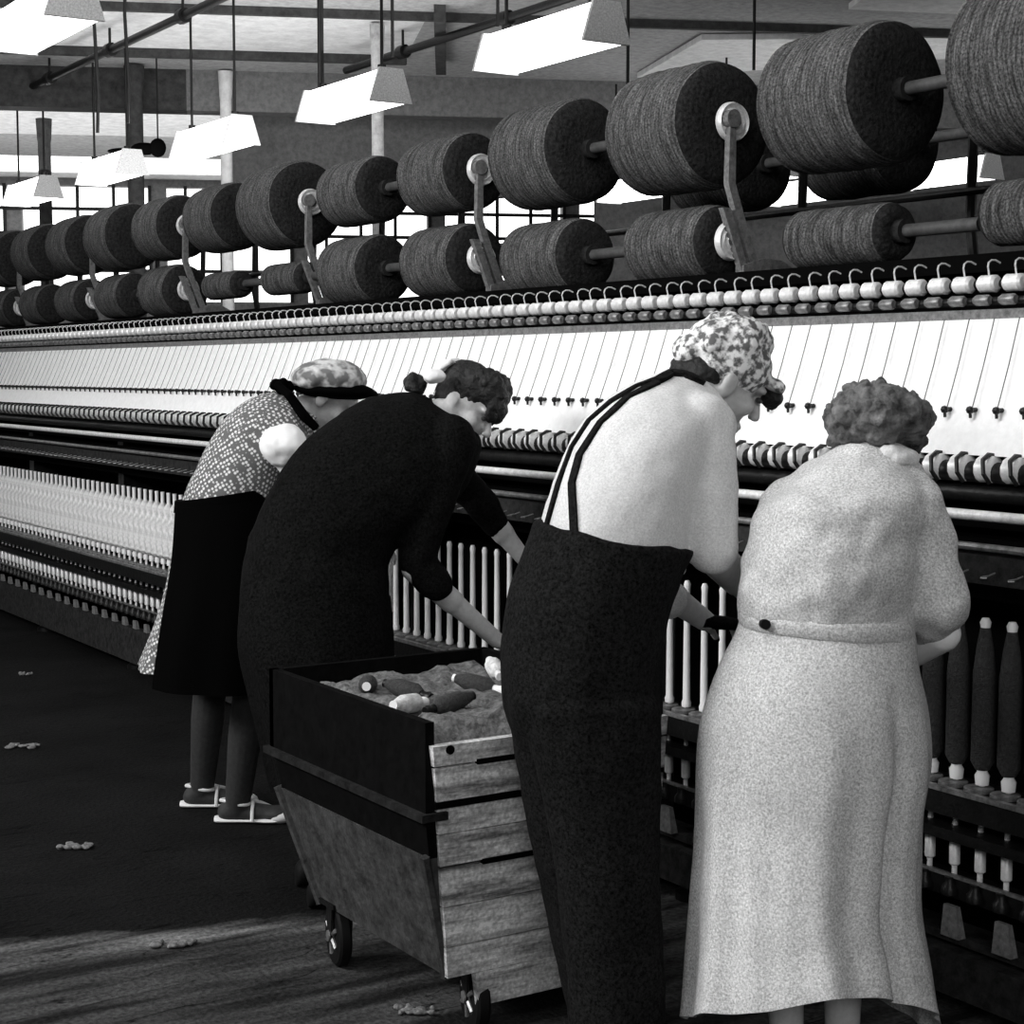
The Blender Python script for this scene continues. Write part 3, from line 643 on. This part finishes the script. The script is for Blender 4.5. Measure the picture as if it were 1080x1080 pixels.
def body(parent, J, m=None, s=1.0):
    mb = MB()
    mb.cap(J['pelvis'], J['waist'], .12*s, .10*s, 20); mb.cap(J['waist'], J['chest'], .10*s, .125*s, 20)
    mb.cap(J['chest'], J['neck'], .10*s, .06*s)
    mb.cap(J['shR'], J['chest'], .045*s, .08*s); mb.cap(J['shL'], J['chest'], .045*s, .08*s)
    for q in 'RL':
        mb.limb([J['sh'+q], J['el'+q], J['wr'+q]], [.045*s, .040*s, .025*s])
        mb.cap(J['el'+q].lerp(J['wr'+q], .1), J['el'+q].lerp(J['wr'+q], .45), .040*s, .037*s)
        add_hand(mb, J['wr'+q], J['hd'+q], J['hn'+q], 1 if q == 'R' else -1, J.get('curl', .5), s*.98)
        mb.limb([J['hip'+q], J['kn'+q], J['an'+q]], [.078*s, .052*s, .036*s])
        mb.cap(J['kn'+q].lerp(J['an'+q], .15), J['kn'+q].lerp(J['an'+q], .4), .050*s, .052*s)
        a = J['an'+q]; fd = J['toe']; foot = V((a.x, a.y, .035))
        mb.cap(a, foot-fd*.02+ZU*.012, .036*s, .034*s); mb.cap(foot-fd*.03, foot+fd*.10-ZU*.008, .034*s, .030*s); mb.ell(foot+fd*.13-ZU*.006, fd*.05, fd.cross(ZU)*.042, ZU*.024)
    add_head(mb, J['head'], J['hf'], J['hu'], J.get('hs', 1), J['neck'])
    b = blob('body', mb, m or SKIN, parent, voxel=.0058, smooth=2)
    f, u, r = on(J['hf'], J['hu']); hs = J.get('hs', 1)
    for q in (-1, 1):
        e = MB().ell(J['head']+(f*.0905+r*q*.030+u*.004)*hs, r*.013*hs, f*.008*hs, u*.007*hs, n=12)
        tag(obj('eye', e, mat('eye', .05, .2), parent), 'dark eye, lids lowered')
    return b
def loft_blob(name, rings, m, parent, extra=None, voxel=.008, smooth=6, disp=None, n=28, sub=3):
    mb = MB().loft(spline(rings, sub), n)
    if extra: extra(mb)
    return blob(name, mb, m, parent, voxel, smooth, disp)
def lumps(mb, c, rad, n, r0, r1, f=None, up=None, cond=None):
    for i in range(n):
        while True:
            d = V((random.gauss(0, 1), random.gauss(0, 1), random.gauss(0, 1))).normalized()
            if cond is None or cond(d): break
        q = V(c)+V((d.x*rad[0], d.y*rad[1], d.z*rad[2])); r = random.uniform(r0, r1); mb.ell(q, r, n=10)
def shoes(parent, J, m, name='shoe'):
    for q in 'RL':
        a = J['an'+q]; fd = J['toe']; s = fd.cross(ZU); c = V((a.x, a.y, 0))
        mb = MB().loft(spline([(c-fd*.075+ZU*.03, s*.02, ZU*.028), (c-fd*.055+ZU*.042, s*.036, ZU*.04), (c+fd*.02+ZU*.045, s*.038, ZU*.043), (c+fd*.09+ZU*.033, s*.046, ZU*.031), (c+fd*.15+ZU*.028, s*.044, ZU*.026), (c+fd*.185+ZU*.024, s*.02, ZU*.018)], 3), 18)
        mb.cyl(c-fd*.01+ZU*.06, c-fd*.012+ZU*.10, .042, .043, 16)
        blob(name, mb, m, parent, .006, 2)
random.seed(11)
W = V((0, 0, 0))
LAT = V((0, 1, 0))          # the row of workers faces the machine: their left is +Y

# --- worker in white shirt and dark bib overalls
J = dict(pelvis=P(632, 690, 3.5), waist=P(652, 590, 3.5), chest=P(690, 480, 3.6), neck=P(732, 418, 3.70), head=P(762, 399, 3.74), hs=.97,
         hf=CR*.80+HF*.22-ZU*.55, hu=ZU*.8+CR*.5,
         shR=P(742, 445, 3.5), elR=P(753, 585, 3.50), wrR=P(806, 640, 3.84), hdR=CR*.55+HF*.8-ZU*.2, hnR=ZU+CR*.2,
         shL=P(672, 445, 3.82), elL=P(684, 612, 3.93), wrL=P(744, 655, 4.0), hdL=CR*.8+HF*.5-ZU*.15, hnL=ZU*.9,
         hipR=P(650, 720, 3.44), knR=P(648, 900, 3.40), anR=P(655, 1135, 3.42), hipL=P(600, 720, 3.62), knL=P(606, 900, 3.62), anL=P(632, 1105, 3.64), toe=V((.96, -.1, 0)).normalized(), curl=.6)
p3 = thing('person', (J['pelvis'].x, J['pelvis'].y, 0), 'person in white shirt, flowered headscarf and dark bib overalls, stooping beside the cart', 'person')
body(p3, J)
def ex(mb):
    mb.limb([P(738, 447, 3.52), P(751, 515, 3.5), P(753, 580, 3.50)], [.066, .056, .053])
    mb.cap(P(700, 440, 3.6), P(742, 448, 3.53), .09, .068)
    mb.limb([P(672, 448, 3.78), P(680, 520, 3.86), P(684, 610, 3.93), P(704, 632, 3.95)], [.066, .055, .05, .047])
sh = loft_blob('shirt', [ring(572, 585, 722, 606, 3.5, .15), ring(568, 560, 724, 576, 3.5, .165), ring(580, 512, 730, 536, 3.52, .175), ring(601, 465, 752, 490, 3.56, .18),
      ring(634, 424, 770, 448, 3.6, .17), ring(674, 400, 764, 424, 3.63, .11), ring(704, 390, 752, 408, 3.65, .07)], SHIRT, p3, ex,
      disp=lambda p, n: .005*noise.noise(V((p.x*10, p.y*10, p.z*4)))+.003*noise.noise(p*22))
def leg(mb, rs): mb.loft(spline(rs, 3), 24)
def ex(mb):
    leg(mb, [ring(548, 735, 697, 735, 3.42, .12), ring(572, 850, 697, 850, 3.42, .105), ring(588, 950, 698, 950, 3.41, .10), ring(602, 1060, 702, 1060, 3.41, .095), ring(608, 1160, 702, 1160, 3.42, .10)])
    leg(mb, [ring(532, 735, 660, 735, 3.62, .12), ring(552, 850, 655, 850, 3.62, .10), ring(574, 950, 664, 950, 3.62, .095), ring(597, 1060, 672, 1060, 3.62, .09), ring(604, 1122, 672, 1122, 3.62, .09)])
ov = loft_blob('overalls', [ring(564, 547, 734, 578, 3.5, .178), ring(548, 590, 722, 606, 3.5, .185), ring(533, 640, 708, 650, 3.5, .195), ring(528, 700, 700, 702, 3.5, .195), ring(531, 745, 698, 750, 3.5, .18), ring(548, 790, 692, 790, 3.5, .13)],
      OVER, p3, ex, disp=lambda p, n: .006*noise.noise(V((p.x*14, p.y*14, p.z*3.5)))+.003*noise.noise(p*20))
dg = bpy.context.evaluated_depsgraph_get()
def surf_bvh(o):
    me = o.data; off = wloc(o); return BVHTree.FromPolygons([v.co+off for v in me.vertices], [tuple(p.vertices) for p in me.polygons])
def on_surface(bv, x, y):
    h = bv.ray_cast(C0, ray(x, y).normalized())
    return (h[0], h[1]) if h[0] is not None else None
def strap(name, pts, o, m, w=.012, t=.004, parent=None):
    bv = surf_bvh(o); P_ = []; N_ = []
    for x, y in pts:
        h = on_surface(bv, x, y)
        if h: P_.append(h[0]); N_.append(h[1] if h[1].dot(CF) < 0 else -h[1])
    if len(P_) < 2: return
    ws = []
    for i in range(len(P_)):
        d = (P_[min(i+1, len(P_)-1)]-P_[max(i-1, 0)]).normalized(); ws.append(d.cross(N_[i]).normalized()*w)
    return obj(name, MB().ribbon([p+n*t*.6 for p, n in zip(P_, N_)], ws, [n*t for n in N_]), m, parent, smooth=60)
def lerp_pts(pts, k=6):
    out = []
    for i in range(len(pts)-1):
        for j in range(k): out.append((pts[i][0]+(pts[i+1][0]-pts[i][0])*j/k, pts[i][1]+(pts[i+1][1]-pts[i][1])*j/k))
    return out+[pts[-1]]
strap('strap', lerp_pts([(608, 578), (606, 556), (604, 510), (612, 480), (634, 446), (662, 420), (694, 404)]), sh, OVER, .0085, .004, p3)
strap('strap', lerp_pts([(575, 574), (578, 553), (590, 510), (604, 472), (622, 444), (645, 424), (672, 408), (698, 399)]), sh, OVER, .006, .004, p3)
strap('collar', lerp_pts([(694, 403), (708, 395), (722, 396), (740, 404)]), sh, OVER, .010, .006, p3)
f, u, r = on(J['hf'], J['hu']); h = J['head']
mb = MB(); mb.ell(h+u*.045-f*.018, r*.088, f*.104, u*.082, n=24); lumps(mb, h+u*.05-f*.02, (.085, .085, .07), 26, .018, .03, cond=lambda d: d.dot(u) > -.1 and d.dot(f) < .7)
mb.ell(h-f*.10+u*.01, r*.05, f*.035, u*.04)
mb.ell(h+f*.105+u*.052, r*.055, f*.028, u*.018)
blob('headscarf', mb, SCARF, p3, .006, 4, disp=wrinkle(.004, 30))
mb = MB(); mb.ell(h-f*.052-u*.022, r*.080, f*.058, u*.048); mb.ell(h-f*.085-u*.03, r*.05, f*.03, u*.035); blob('hair', mb, HAIRD, p3, .006, 3, disp=wrinkle(.005, 45))
mb = MB(); mb.ell(h+f*.118+u*.03, r*.045, f*.024, u*.022); lumps(mb, h+f*.12+u*.03, (.02, .02, .015), 8, .010, .016); blob('fringe', mb, HAIRD, p3, .005, 2)
shoes(p3, J, BLACK)
for q in 'RL':
    mb = MB(); add_hand(mb, J['wr'+q], J['hd'+q], J['hn'+q], 1 if q == 'R' else -1, .6, 1.1); blob('glove', mb, DRESS, p3, .0055, 1)

# --- woman in the light coat, seen from behind
away = V((.50, .86, 0))
J = dict(pelvis=P(862, 740, 3.4), waist=P(868, 650, 3.4), chest=P(888, 560, 3.42), neck=P(920, 490, 3.46), head=P(926, 462, 3.50), hs=.84,
         hf=away+CR*.3-ZU*.45, hu=ZU+away*.4,
         shR=P(962, 530, 3.40), elR=P(992, 640, 3.38), wrR=P(930, 690, 3.66), hdR=HF-CR*.2, hnR=ZU,
         shL=P(830, 532, 3.48), elL=P(808, 640, 3.48), wrL=P(850, 690, 3.70), hdL=HF+CR*.5, hnL=ZU,
         hipR=P(890, 780, 3.38), knR=P(890, 930, 3.40), anR=P(888, 1115, 3.44), hipL=P(825, 780, 3.42), knL=P(825, 930, 3.44), anL=P(830, 1110, 3.46), toe=V((.75, .66, 0)).normalized(), curl=.6)
p4 = thing('person', (J['pelvis'].x, J['pelvis'].y, 0), 'curly-haired person in a long light grey belted work coat, seen from behind at the right', 'person')
body(p4, J, s=.93)
def ex(mb):
    mb.limb([P(960, 532, 3.41), P(978, 590, 3.39), P(990, 638, 3.38)], [.066, .062, .060]); mb.cap(P(925, 525, 3.43), P(960, 532, 3.41), .085, .068)
    mb.cap(P(990, 640, 3.38), P(980, 664, 3.46), .056, .045)
    mb.limb([P(832, 535, 3.48), P(812, 590, 3.46), P(808, 638, 3.46)], [.066, .058, .055]); mb.cap(P(870, 530, 3.45), P(835, 535, 3.48), .08, .066)
ct = loft_blob('coat_bodice', [ring(780, 668, 960, 668, 3.4, .135), ring(778, 650, 962, 650, 3.4, .14), ring(779, 605, 966, 610, 3.4, .155), ring(790, 562, 975, 566, 3.42, .165), ring(808, 525, 978, 528, 3.43, .16),
      ring(842, 497, 974, 500, 3.45, .12), ring(872, 480, 960, 484, 3.46, .08), ring(886, 468, 956, 474, 3.47, .065)], COAT, p4, ex,
      disp=lambda p, n: .011*noise.noise(V((p.x*9+p.z*7, p.y*9, p.z*9)))+.006*noise.noise(p*21))
def fold4(v, t):
    k = max(0, v-.25)/.75
    a = .045*math.sin(7*t+.8)+.03*math.sin(12*t+2.2)+.018*math.sin(19*t)
    g = -.17*math.exp(-((math.sin((t-5.35)/2))**2)/.0018)
    return 1+k*(a*.75)+g*min(1, k*1.8)
rs = [ring(782, 650, 960, 650, 3.4, .132), ring(774, 672, 964, 672, 3.4, .15), ring(757, 705, 968, 705, 3.4, .175), ring(743, 750, 978, 750, 3.4, .195), ring(737, 800, 982, 800, 3.4, .205), ring(735, 860, 972, 862, 3.4, .21),
      ring(731, 930, 968, 935, 3.4, .225), ring(726, 1000, 976, 1005, 3.4, .24), ring(721, 1062, 988, 1072, 3.4, .255)]
mb = MB().loft(spline(rs, 6), 160, cap=False, fold=fold4, inner=.006)
o = obj('coat_skirt', mb, COAT, p4, smooth=60)
for v in o.data.vertices:
    p = v.co+wloc(o); tt = (p-P(860, 800, 3.4)).dot(CR)
    v.co.z += (.020*math.sin(tt*12+.6)-.012)*max(0, (.45-p.z)/.3) if p.z < .45 else 0
    v.co.z += max(-.03, -.14*(p-P(860, 800, 3.4)).dot(HF)/.255)*max(0, min(1, (.5-p.z)/.35))
    v.co += V((noise.noise(p*7), noise.noise(p*7+V((5, 0, 0))), 0))*.006
mb = MB().loft([ring(779, 642, 962, 650, 3.4, .146), ring(778, 650, 964, 660, 3.4, .150), ring(780, 660, 964, 672, 3.4, .146)], 40)
blob('belt', mb, COAT, p4, .006, 2)
bv = surf_bvh(ct)
h_ = on_surface(bv, 806, 658); obj('button', MB().cyl(h_[0]-CF*.02, h_[0]+CF*.006, .010, n=14), BLACK, p4)
mb = MB().ell(P(946, 481, 3.42), CR*.042, HF*.04, ZU*.026-CR*.01); mb.ell(P(905, 478, 3.43), CR*.03, HF*.03, ZU*.012)
blob('collar', mb, SHIRT, p4, .006, 3, disp=wrinkle(.006, 35))
mb = MB().cap(P(994, 668, 3.42), P(962, 684, 3.53), .038, .040); blob('cuff', mb, WCOT, p4, .005, 3)
h = J['head']; mb = MB(); mb.ell(P(927, 440, 3.49), CR*.088, HF*.095, ZU*.070, n=22)
lumps(mb, P(927, 438, 3.49), (.088, .092, .055), 95, .014, .027, cond=lambda d: d.z > -.75)
lumps(mb, P(895, 455, 3.47), (.03, .03, .03), 12, .014, .02); lumps(mb, P(962, 455, 3.48), (.025, .03, .035), 12, .012, .02)
blob('hair', mb, HAIRG, p4, .005, 1, disp=lambda p, n: .007*noise.noise(p*48)+.004*noise.noise(p*110))
shoes(p4, J, BLACK)

# --- woman in the black dress reaching down
J = dict(pelvis=P(333, 640, 4.75), waist=P(350, 570, 4.77), chest=P(425, 480, 4.9), neck=P(466, 440, 4.98), head=P(490, 428, 5.02), hs=.98,
         hf=CR*.72-ZU*.52-HF*.42, hu=ZU*.8+CR*.55,
         shR=P(478, 462, 4.83), elR=P(437, 600, 4.77), wrR=P(525, 676, 4.88), hdR=CR*.7-ZU*.55+HF*.4, hnR=ZU+CR*.4,
         shL=P(430, 445, 5.14), elL=P(512, 540, 5.2), wrL=P(555, 592, 5.2), hdL=CR*.7-ZU*.55+HF*.3, hnL=ZU+CR*.4,
         hipR=P(345, 660, 4.68), knR=P(350, 800, 4.62), anR=P(352, 940, 4.70), hipL=P(322, 660, 4.84), knL=P(340, 790, 4.84), anL=P(338, 912, 4.9), toe=V((.96, -.25, 0)).normalized(), curl=.6)
p2 = thing('person', (J['pelvis'].x, J['pelvis'].y, 0), 'dark-haired person in a black dress bent double behind the cart, bare forearm reaching down', 'person')
body(p2, J, s=.95)
def ex(mb):
    mb.limb([P(478, 465, 4.84), P(456, 530, 4.8), P(440, 592, 4.77)], [.070, .062, .052]); mb.cap(P(440, 594, 4.77), P(462, 618, 4.79), .052, .048)
    mb.cap(P(440, 460, 4.92), P(478, 465, 4.84), .09, .07)
    mb.limb([P(430, 448, 5.12), P(512, 535, 5.2)], [.07, .05]); mb.cap(P(505, 530, 5.18), P(522, 552, 5.2), .05, .045)
dr = loft_blob('dress_bodice', [ring(253, 640, 412, 640, 4.75, .185), ring(256, 600, 410, 612, 4.76, .18), ring(265, 560, 412, 590, 4.78, .175), ring(291, 505, 432, 560, 4.8, .175), ring(330, 457, 470, 538, 4.85, .18), ring(376, 425, 500, 500, 4.92, .18),
      ring(420, 413, 508, 468, 4.96, .14), ring(448, 416, 498, 452, 4.98, .09)], DRESS, p2, ex, disp=lambda p, n: .006*noise.noise(V((p.x*12, p.y*12, p.z*12)))+.003*noise.noise(p*25))
def fold2(v, t): return 1+max(0, v-.1)*(.05*math.sin(8*t)+.03*math.sin(13*t+1))
mb = MB().loft(spline([ring(254, 625, 412, 630, 4.75, .185), ring(252, 680, 415, 680, 4.75, .205), ring(264, 730, 412, 730, 4.75, .21), ring(277, 780, 408, 780, 4.75, .21), ring(290, 835, 405, 835, 4.75, .20)], 5), 100, cap=False, fold=fold2, inner=.006)
obj('dress_skirt', mb, DRESS, p2, smooth=60)
f, u, r = on(J['hf'], J['hu']); h = J['head']
mb = MB(); mb.ell(h+u*.048-f*.02, r*.084, f*.100, u*.078, n=22); mb.ell(h+u*.075+f*.05, r*.07, f*.055, u*.045); mb.ell(h-f*.04-u*.0, r*.082, f*.06, u*.05)
mb.ell(h+u*.04+f*.095, r*.06, f*.022, u*.04); lumps(mb, h+u*.06+f*.02, (.075, .075, .06), 30, .018, .028, cond=lambda d: d.dot(u) > .2)
blob('hair', mb, HAIRD, p2, .006, 3, disp=wrinkle(.006, 40))
mb = MB(); lumps(mb, P(437, 405, 4.98), (.022, .02, .02), 12, .014, .022); blob('hair_bun', mb, HAIRD, p2, .005, 3)
mb = MB(); mb.loft([(h-f*.095+u*.06+r*q*.09, f*.012+u*.0, (u*.03+f*.01)) for q in (-.9, -.3, .3, .9)], 14); mb.ell(h-f*.105+u*.05, r*.055, f*.025, u*.05); mb.ell(P(458, 397, 4.93), CR*.035, HF*.03, ZU*.022)
blob('kerchief', mb, WCOT, p2, .005, 3, disp=wrinkle(.005, 35))
shoes(p2, J, BLACK)

# --- woman in the dotted dress and black apron
J = dict(pelvis=P(240, 590, 5.55), waist=P(243, 540, 5.55), chest=P(285, 468, 5.6), neck=P(318, 436, 5.64), head=P(348, 420, 5.68), hs=1.0,
         hf=CR*.75-ZU*.62-HF*.1, hu=ZU*.75+CR*.6,
         shR=P(305, 470, 5.5), elR=P(318, 555, 5.48), wrR=P(372, 600, 5.6), hdR=CR*.8-ZU*.3+HF*.3, hnR=ZU,
         shL=P(300, 455, 5.75), elL=P(335, 530, 5.85), wrL=P(385, 570, 5.95), hdL=CR*.8-ZU*.3+HF*.3, hnL=ZU,
         hipR=P(252, 610, 5.5), knR=P(263, 735, 5.5), anR=P(250, 852, 5.6), hipL=P(228, 605, 5.68), knL=P(222, 720, 5.7), anL=P(213, 832, 5.8), toe=(CR*.98+HF*.02).normalized(), curl=.5)
p1 = thing('person', (J['pelvis'].x, J['pelvis'].y, 0), 'person in a dotted dress, black apron, patterned cap and white strappy shoes, farthest left', 'person')
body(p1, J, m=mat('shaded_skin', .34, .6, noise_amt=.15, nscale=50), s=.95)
def ex(mb): mb.cap(P(290, 462, 5.58), P(302, 470, 5.5), .09, .075)
loft_blob('dress_bodice', [ring(188, 556, 290, 552, 5.55, .145), ring(187, 542, 290, 536, 5.55, .145), ring(204, 500, 300, 505, 5.56, .15), ring(224, 460, 318, 480, 5.58, .155), ring(250, 429, 330, 456, 5.6, .15), ring(282, 414, 335, 442, 5.62, .10), ring(300, 415, 330, 436, 5.63, .06)],
      POLKA, p1, ex, disp=wrinkle(.004, 12))
mb = MB(); mb.ell(P(300, 470, 5.44), CR*.078, HF*.075, ZU*.068, n=20); mb.cap(P(302, 475, 5.45), P(306, 496, 5.45), .055, .030); blob('sleeve', mb, WCOT, p1, .006, 4, disp=wrinkle(.009, 15))
def fold1(v, t): return 1+v*(.04*math.sin(9*t)+.03*math.sin(15*t+1))
sk = [ring(188, 542, 290, 538, 5.55, .148), ring(181, 590, 298, 590, 5.55, .18), ring(168, 645, 300, 645, 5.55, .205), ring(147, 702, 300, 706, 5.55, .225)]
obj('dress_skirt', MB().loft(spline(sk, 6), 96, cap=False, fold=fold1, inner=.005), POLKA, p1, smooth=60)
# apron: a sheet wrapped over the front and the near side of the skirt
ap = spline([ring(186, 534, 291, 524, 5.55, .16), ring(180, 590, 301, 590, 5.55, .192), ring(166, 645, 304, 645, 5.55, .22), ring(148, 715, 306, 722, 5.55, .24)], 6)
vs = []; fs = []; n = 60; nr = len(ap)
for L in (0, 1):
    for i, (c, a, b) in enumerate(ap):
        v_ = i/(nr-1); tmin = math.radians(-(152-20*v_))
        for k in range(n+1):
            t = tmin+(math.radians(95)-tmin)*k/n; q = 1.035+.02*L+v_*.03*math.sin(9*t); vs.append(c+a*math.cos(t)*q+b*math.sin(t)*q)
ln = nr*(n+1)
for L in (0, 1):
    for i in range(nr-1):
        for k in range(n): a_ = L*ln+i*(n+1)+k; fs.append((a_, a_+1, a_+n+2, a_+n+1))
for i in range(nr-1):
    for k in (0, n): a_ = i*(n+1)+k; fs.append((a_, a_+n+1, a_+n+1+ln, a_+ln))
for k in range(n):
    for i in (0, nr-1): a_ = i*(n+1)+k; fs.append((a_, a_+1, a_+1+ln, a_+ln))
obj('apron', MB().add(vs, fs), APRON, p1, smooth=60)
obj('apron_band', MB().loft([ring(185, 528, 291, 512, 5.55, .158), ring(184, 540, 291, 528, 5.55, .162)], 40), APRON, p1)
f, u, r = on(J['hf'], J['hu']); h = J['head']
mb = MB(); mb.ell(P(348, 400, 5.66), CR*.120-ZU*.012, HF*.11, ZU*.068+CR*.02, n=24); mb.ell(P(335, 398, 5.64), CR*.09, HF*.1, ZU*.05)
blob('cap', mb, SCARF2, p1, .006, 4, disp=wrinkle(.006, 25))
mb = MB(); mb.ell(P(352, 412, 5.66), CR*.138-ZU*.01, HF*.115, ZU*.030); mb.ell(P(382, 412, 5.64), CR*.055-ZU*.015, HF*.06, ZU*.02); blob('cap_band', mb, APRON, p1, .006, 3)
mb = MB(); lumps(mb, P(298, 408, 5.6), (.03, .02, .015), 9, .012, .02); mb.tube([P(292, 405, 5.56), P(306, 418, 5.5), P(320, 438, 5.5), P(334, 452, 5.52)], [.012, .016, .018, .014], 10); blob('neckerchief', mb, APRON, p1, .005, 2)
for q in 'RL':                                     # dull stockings
    a, k = J['an'+q], J['kn'+q]; fd = J['toe']; mb = MB(); mb.cap(k, k.lerp(a, .35), .056, .056); mb.cap(k.lerp(a, .35), a, .056, .041); mb.cap(k+(k-a)*.1, k, .06, .056)
    g = V((a.x, a.y, .036)); mb.cap(a, g-fd*.02+ZU*.012, .040, .037); mb.cap(g-fd*.03, g+fd*.10-ZU*.008, .036, .032); mb.ell(g+fd*.13-ZU*.006, fd*.053, fd.cross(ZU)*.044, ZU*.026)
    blob('stocking', mb, SKIND, p1, .006, 2)
for q in 'RL':                                     # white strappy shoes
    a = J['an'+q]; fd = J['toe']; s = fd.cross(ZU); c = V((a.x, a.y, 0))-fd*.0
    sh_ = obj('shoe', MB().loft(spline([(c-fd*.075+ZU*.011, s*.018, ZU*.010), (c-fd*.05+ZU*.011, s*.034, ZU*.011), (c+fd*.04+ZU*.010, s*.034, ZU*.010), (c+fd*.12+ZU*.010, s*.045, ZU*.010), (c+fd*.19+ZU*.009, s*.018, ZU*.008)], 3), 18), SHOE, p1)
    obj('toe_cap', MB().ell(c+fd*.145+ZU*.022, fd*.05, s*.046, ZU*.026, n=16), SHOE, sh_)
    def arc(x, z0, w, zt): return [c+fd*x+s*w*math.cos(t)+ZU*(z0+(zt-z0)*math.sin(t)) for t in [i*PI/8 for i in range(9)]]
    obj('ankle_strap', MB().tube([c-fd*.055+ZU*.075+s*.0]+[c+fd*(-.055+.10*math.sin(t/2))+s*.045*math.sin(t)+ZU*(.078-.012*math.sin(t/2)) for t in [i*2*PI/16 for i in range(1, 16)]]+[c-fd*.055+ZU*.075], .006, 6), SHOE, sh_)
    obj('instep_strap', MB().tube(arc(.055, .012, .044, .068), .006, 6), SHOE, sh_)
    obj('side_strap', MB().tube([c-fd*.0-s*.038+ZU*.01, c-fd*.0-s*.042+ZU*.04, c+fd*.0-s*.042+ZU*.074], .006, 6), SHOE, sh_)
    obj('top_strap', MB().tube([c+fd*.03-s*.030+ZU*.07, c+fd*.075-s*.035+ZU*.058, c+fd*.12-s*.03+ZU*.04], .006, 6), SHOE, sh_)


# ------------------------------------------------------------------ light
def area(name, loc, tgt, sx, sy, e):
    l = bpy.data.lights.new(name, 'AREA'); l.shape = 'RECTANGLE'; l.size = sx; l.size_y = sy; l.energy = e
    o = bpy.data.objects.new(name, l); col.objects.link(o); o.location = loc
    o.rotation_euler = (V(tgt)-V(loc)).to_track_quat('-Z', 'Y').to_euler(); return o
area('window_light', (-3.2, 5.5, 4.2), (2.9, 4.4, 1.1), 5, 1.6, 470)
area('ceiling_wash', (5, 11, 3.75), (5, 11.5, 5), 5, 9, 190)  # added unseen fill aimed upward to brighten the ceiling
a_ = BN*21.5-BD*4; area('ceiling_wash', (a_.x, a_.y, 3.6), (a_.x+.2, a_.y+.6, 5), 9, 6, 170)  # second added fill, lifts the far ceiling strips
area('lamp_light', (1.2, 3.0, 4.3), (2.2, 4.0, 1.0), 1.0, 4, 60)
area('back_window_light', (-2, -4, 3.6), (4, 8, 2.6), 4, 1.6, 130)
w = bpy.data.worlds.new('world'); sc.world = w; w.use_nodes = True
w.node_tree.nodes['Background'].inputs[0].default_value = (1, 1, 1, 1); w.node_tree.nodes['Background'].inputs[1].default_value = .09
sc.view_settings.view_transform = 'Standard'; sc.view_settings.look = 'None'; sc.view_settings.gamma = 1; sc.view_settings.exposure = .3
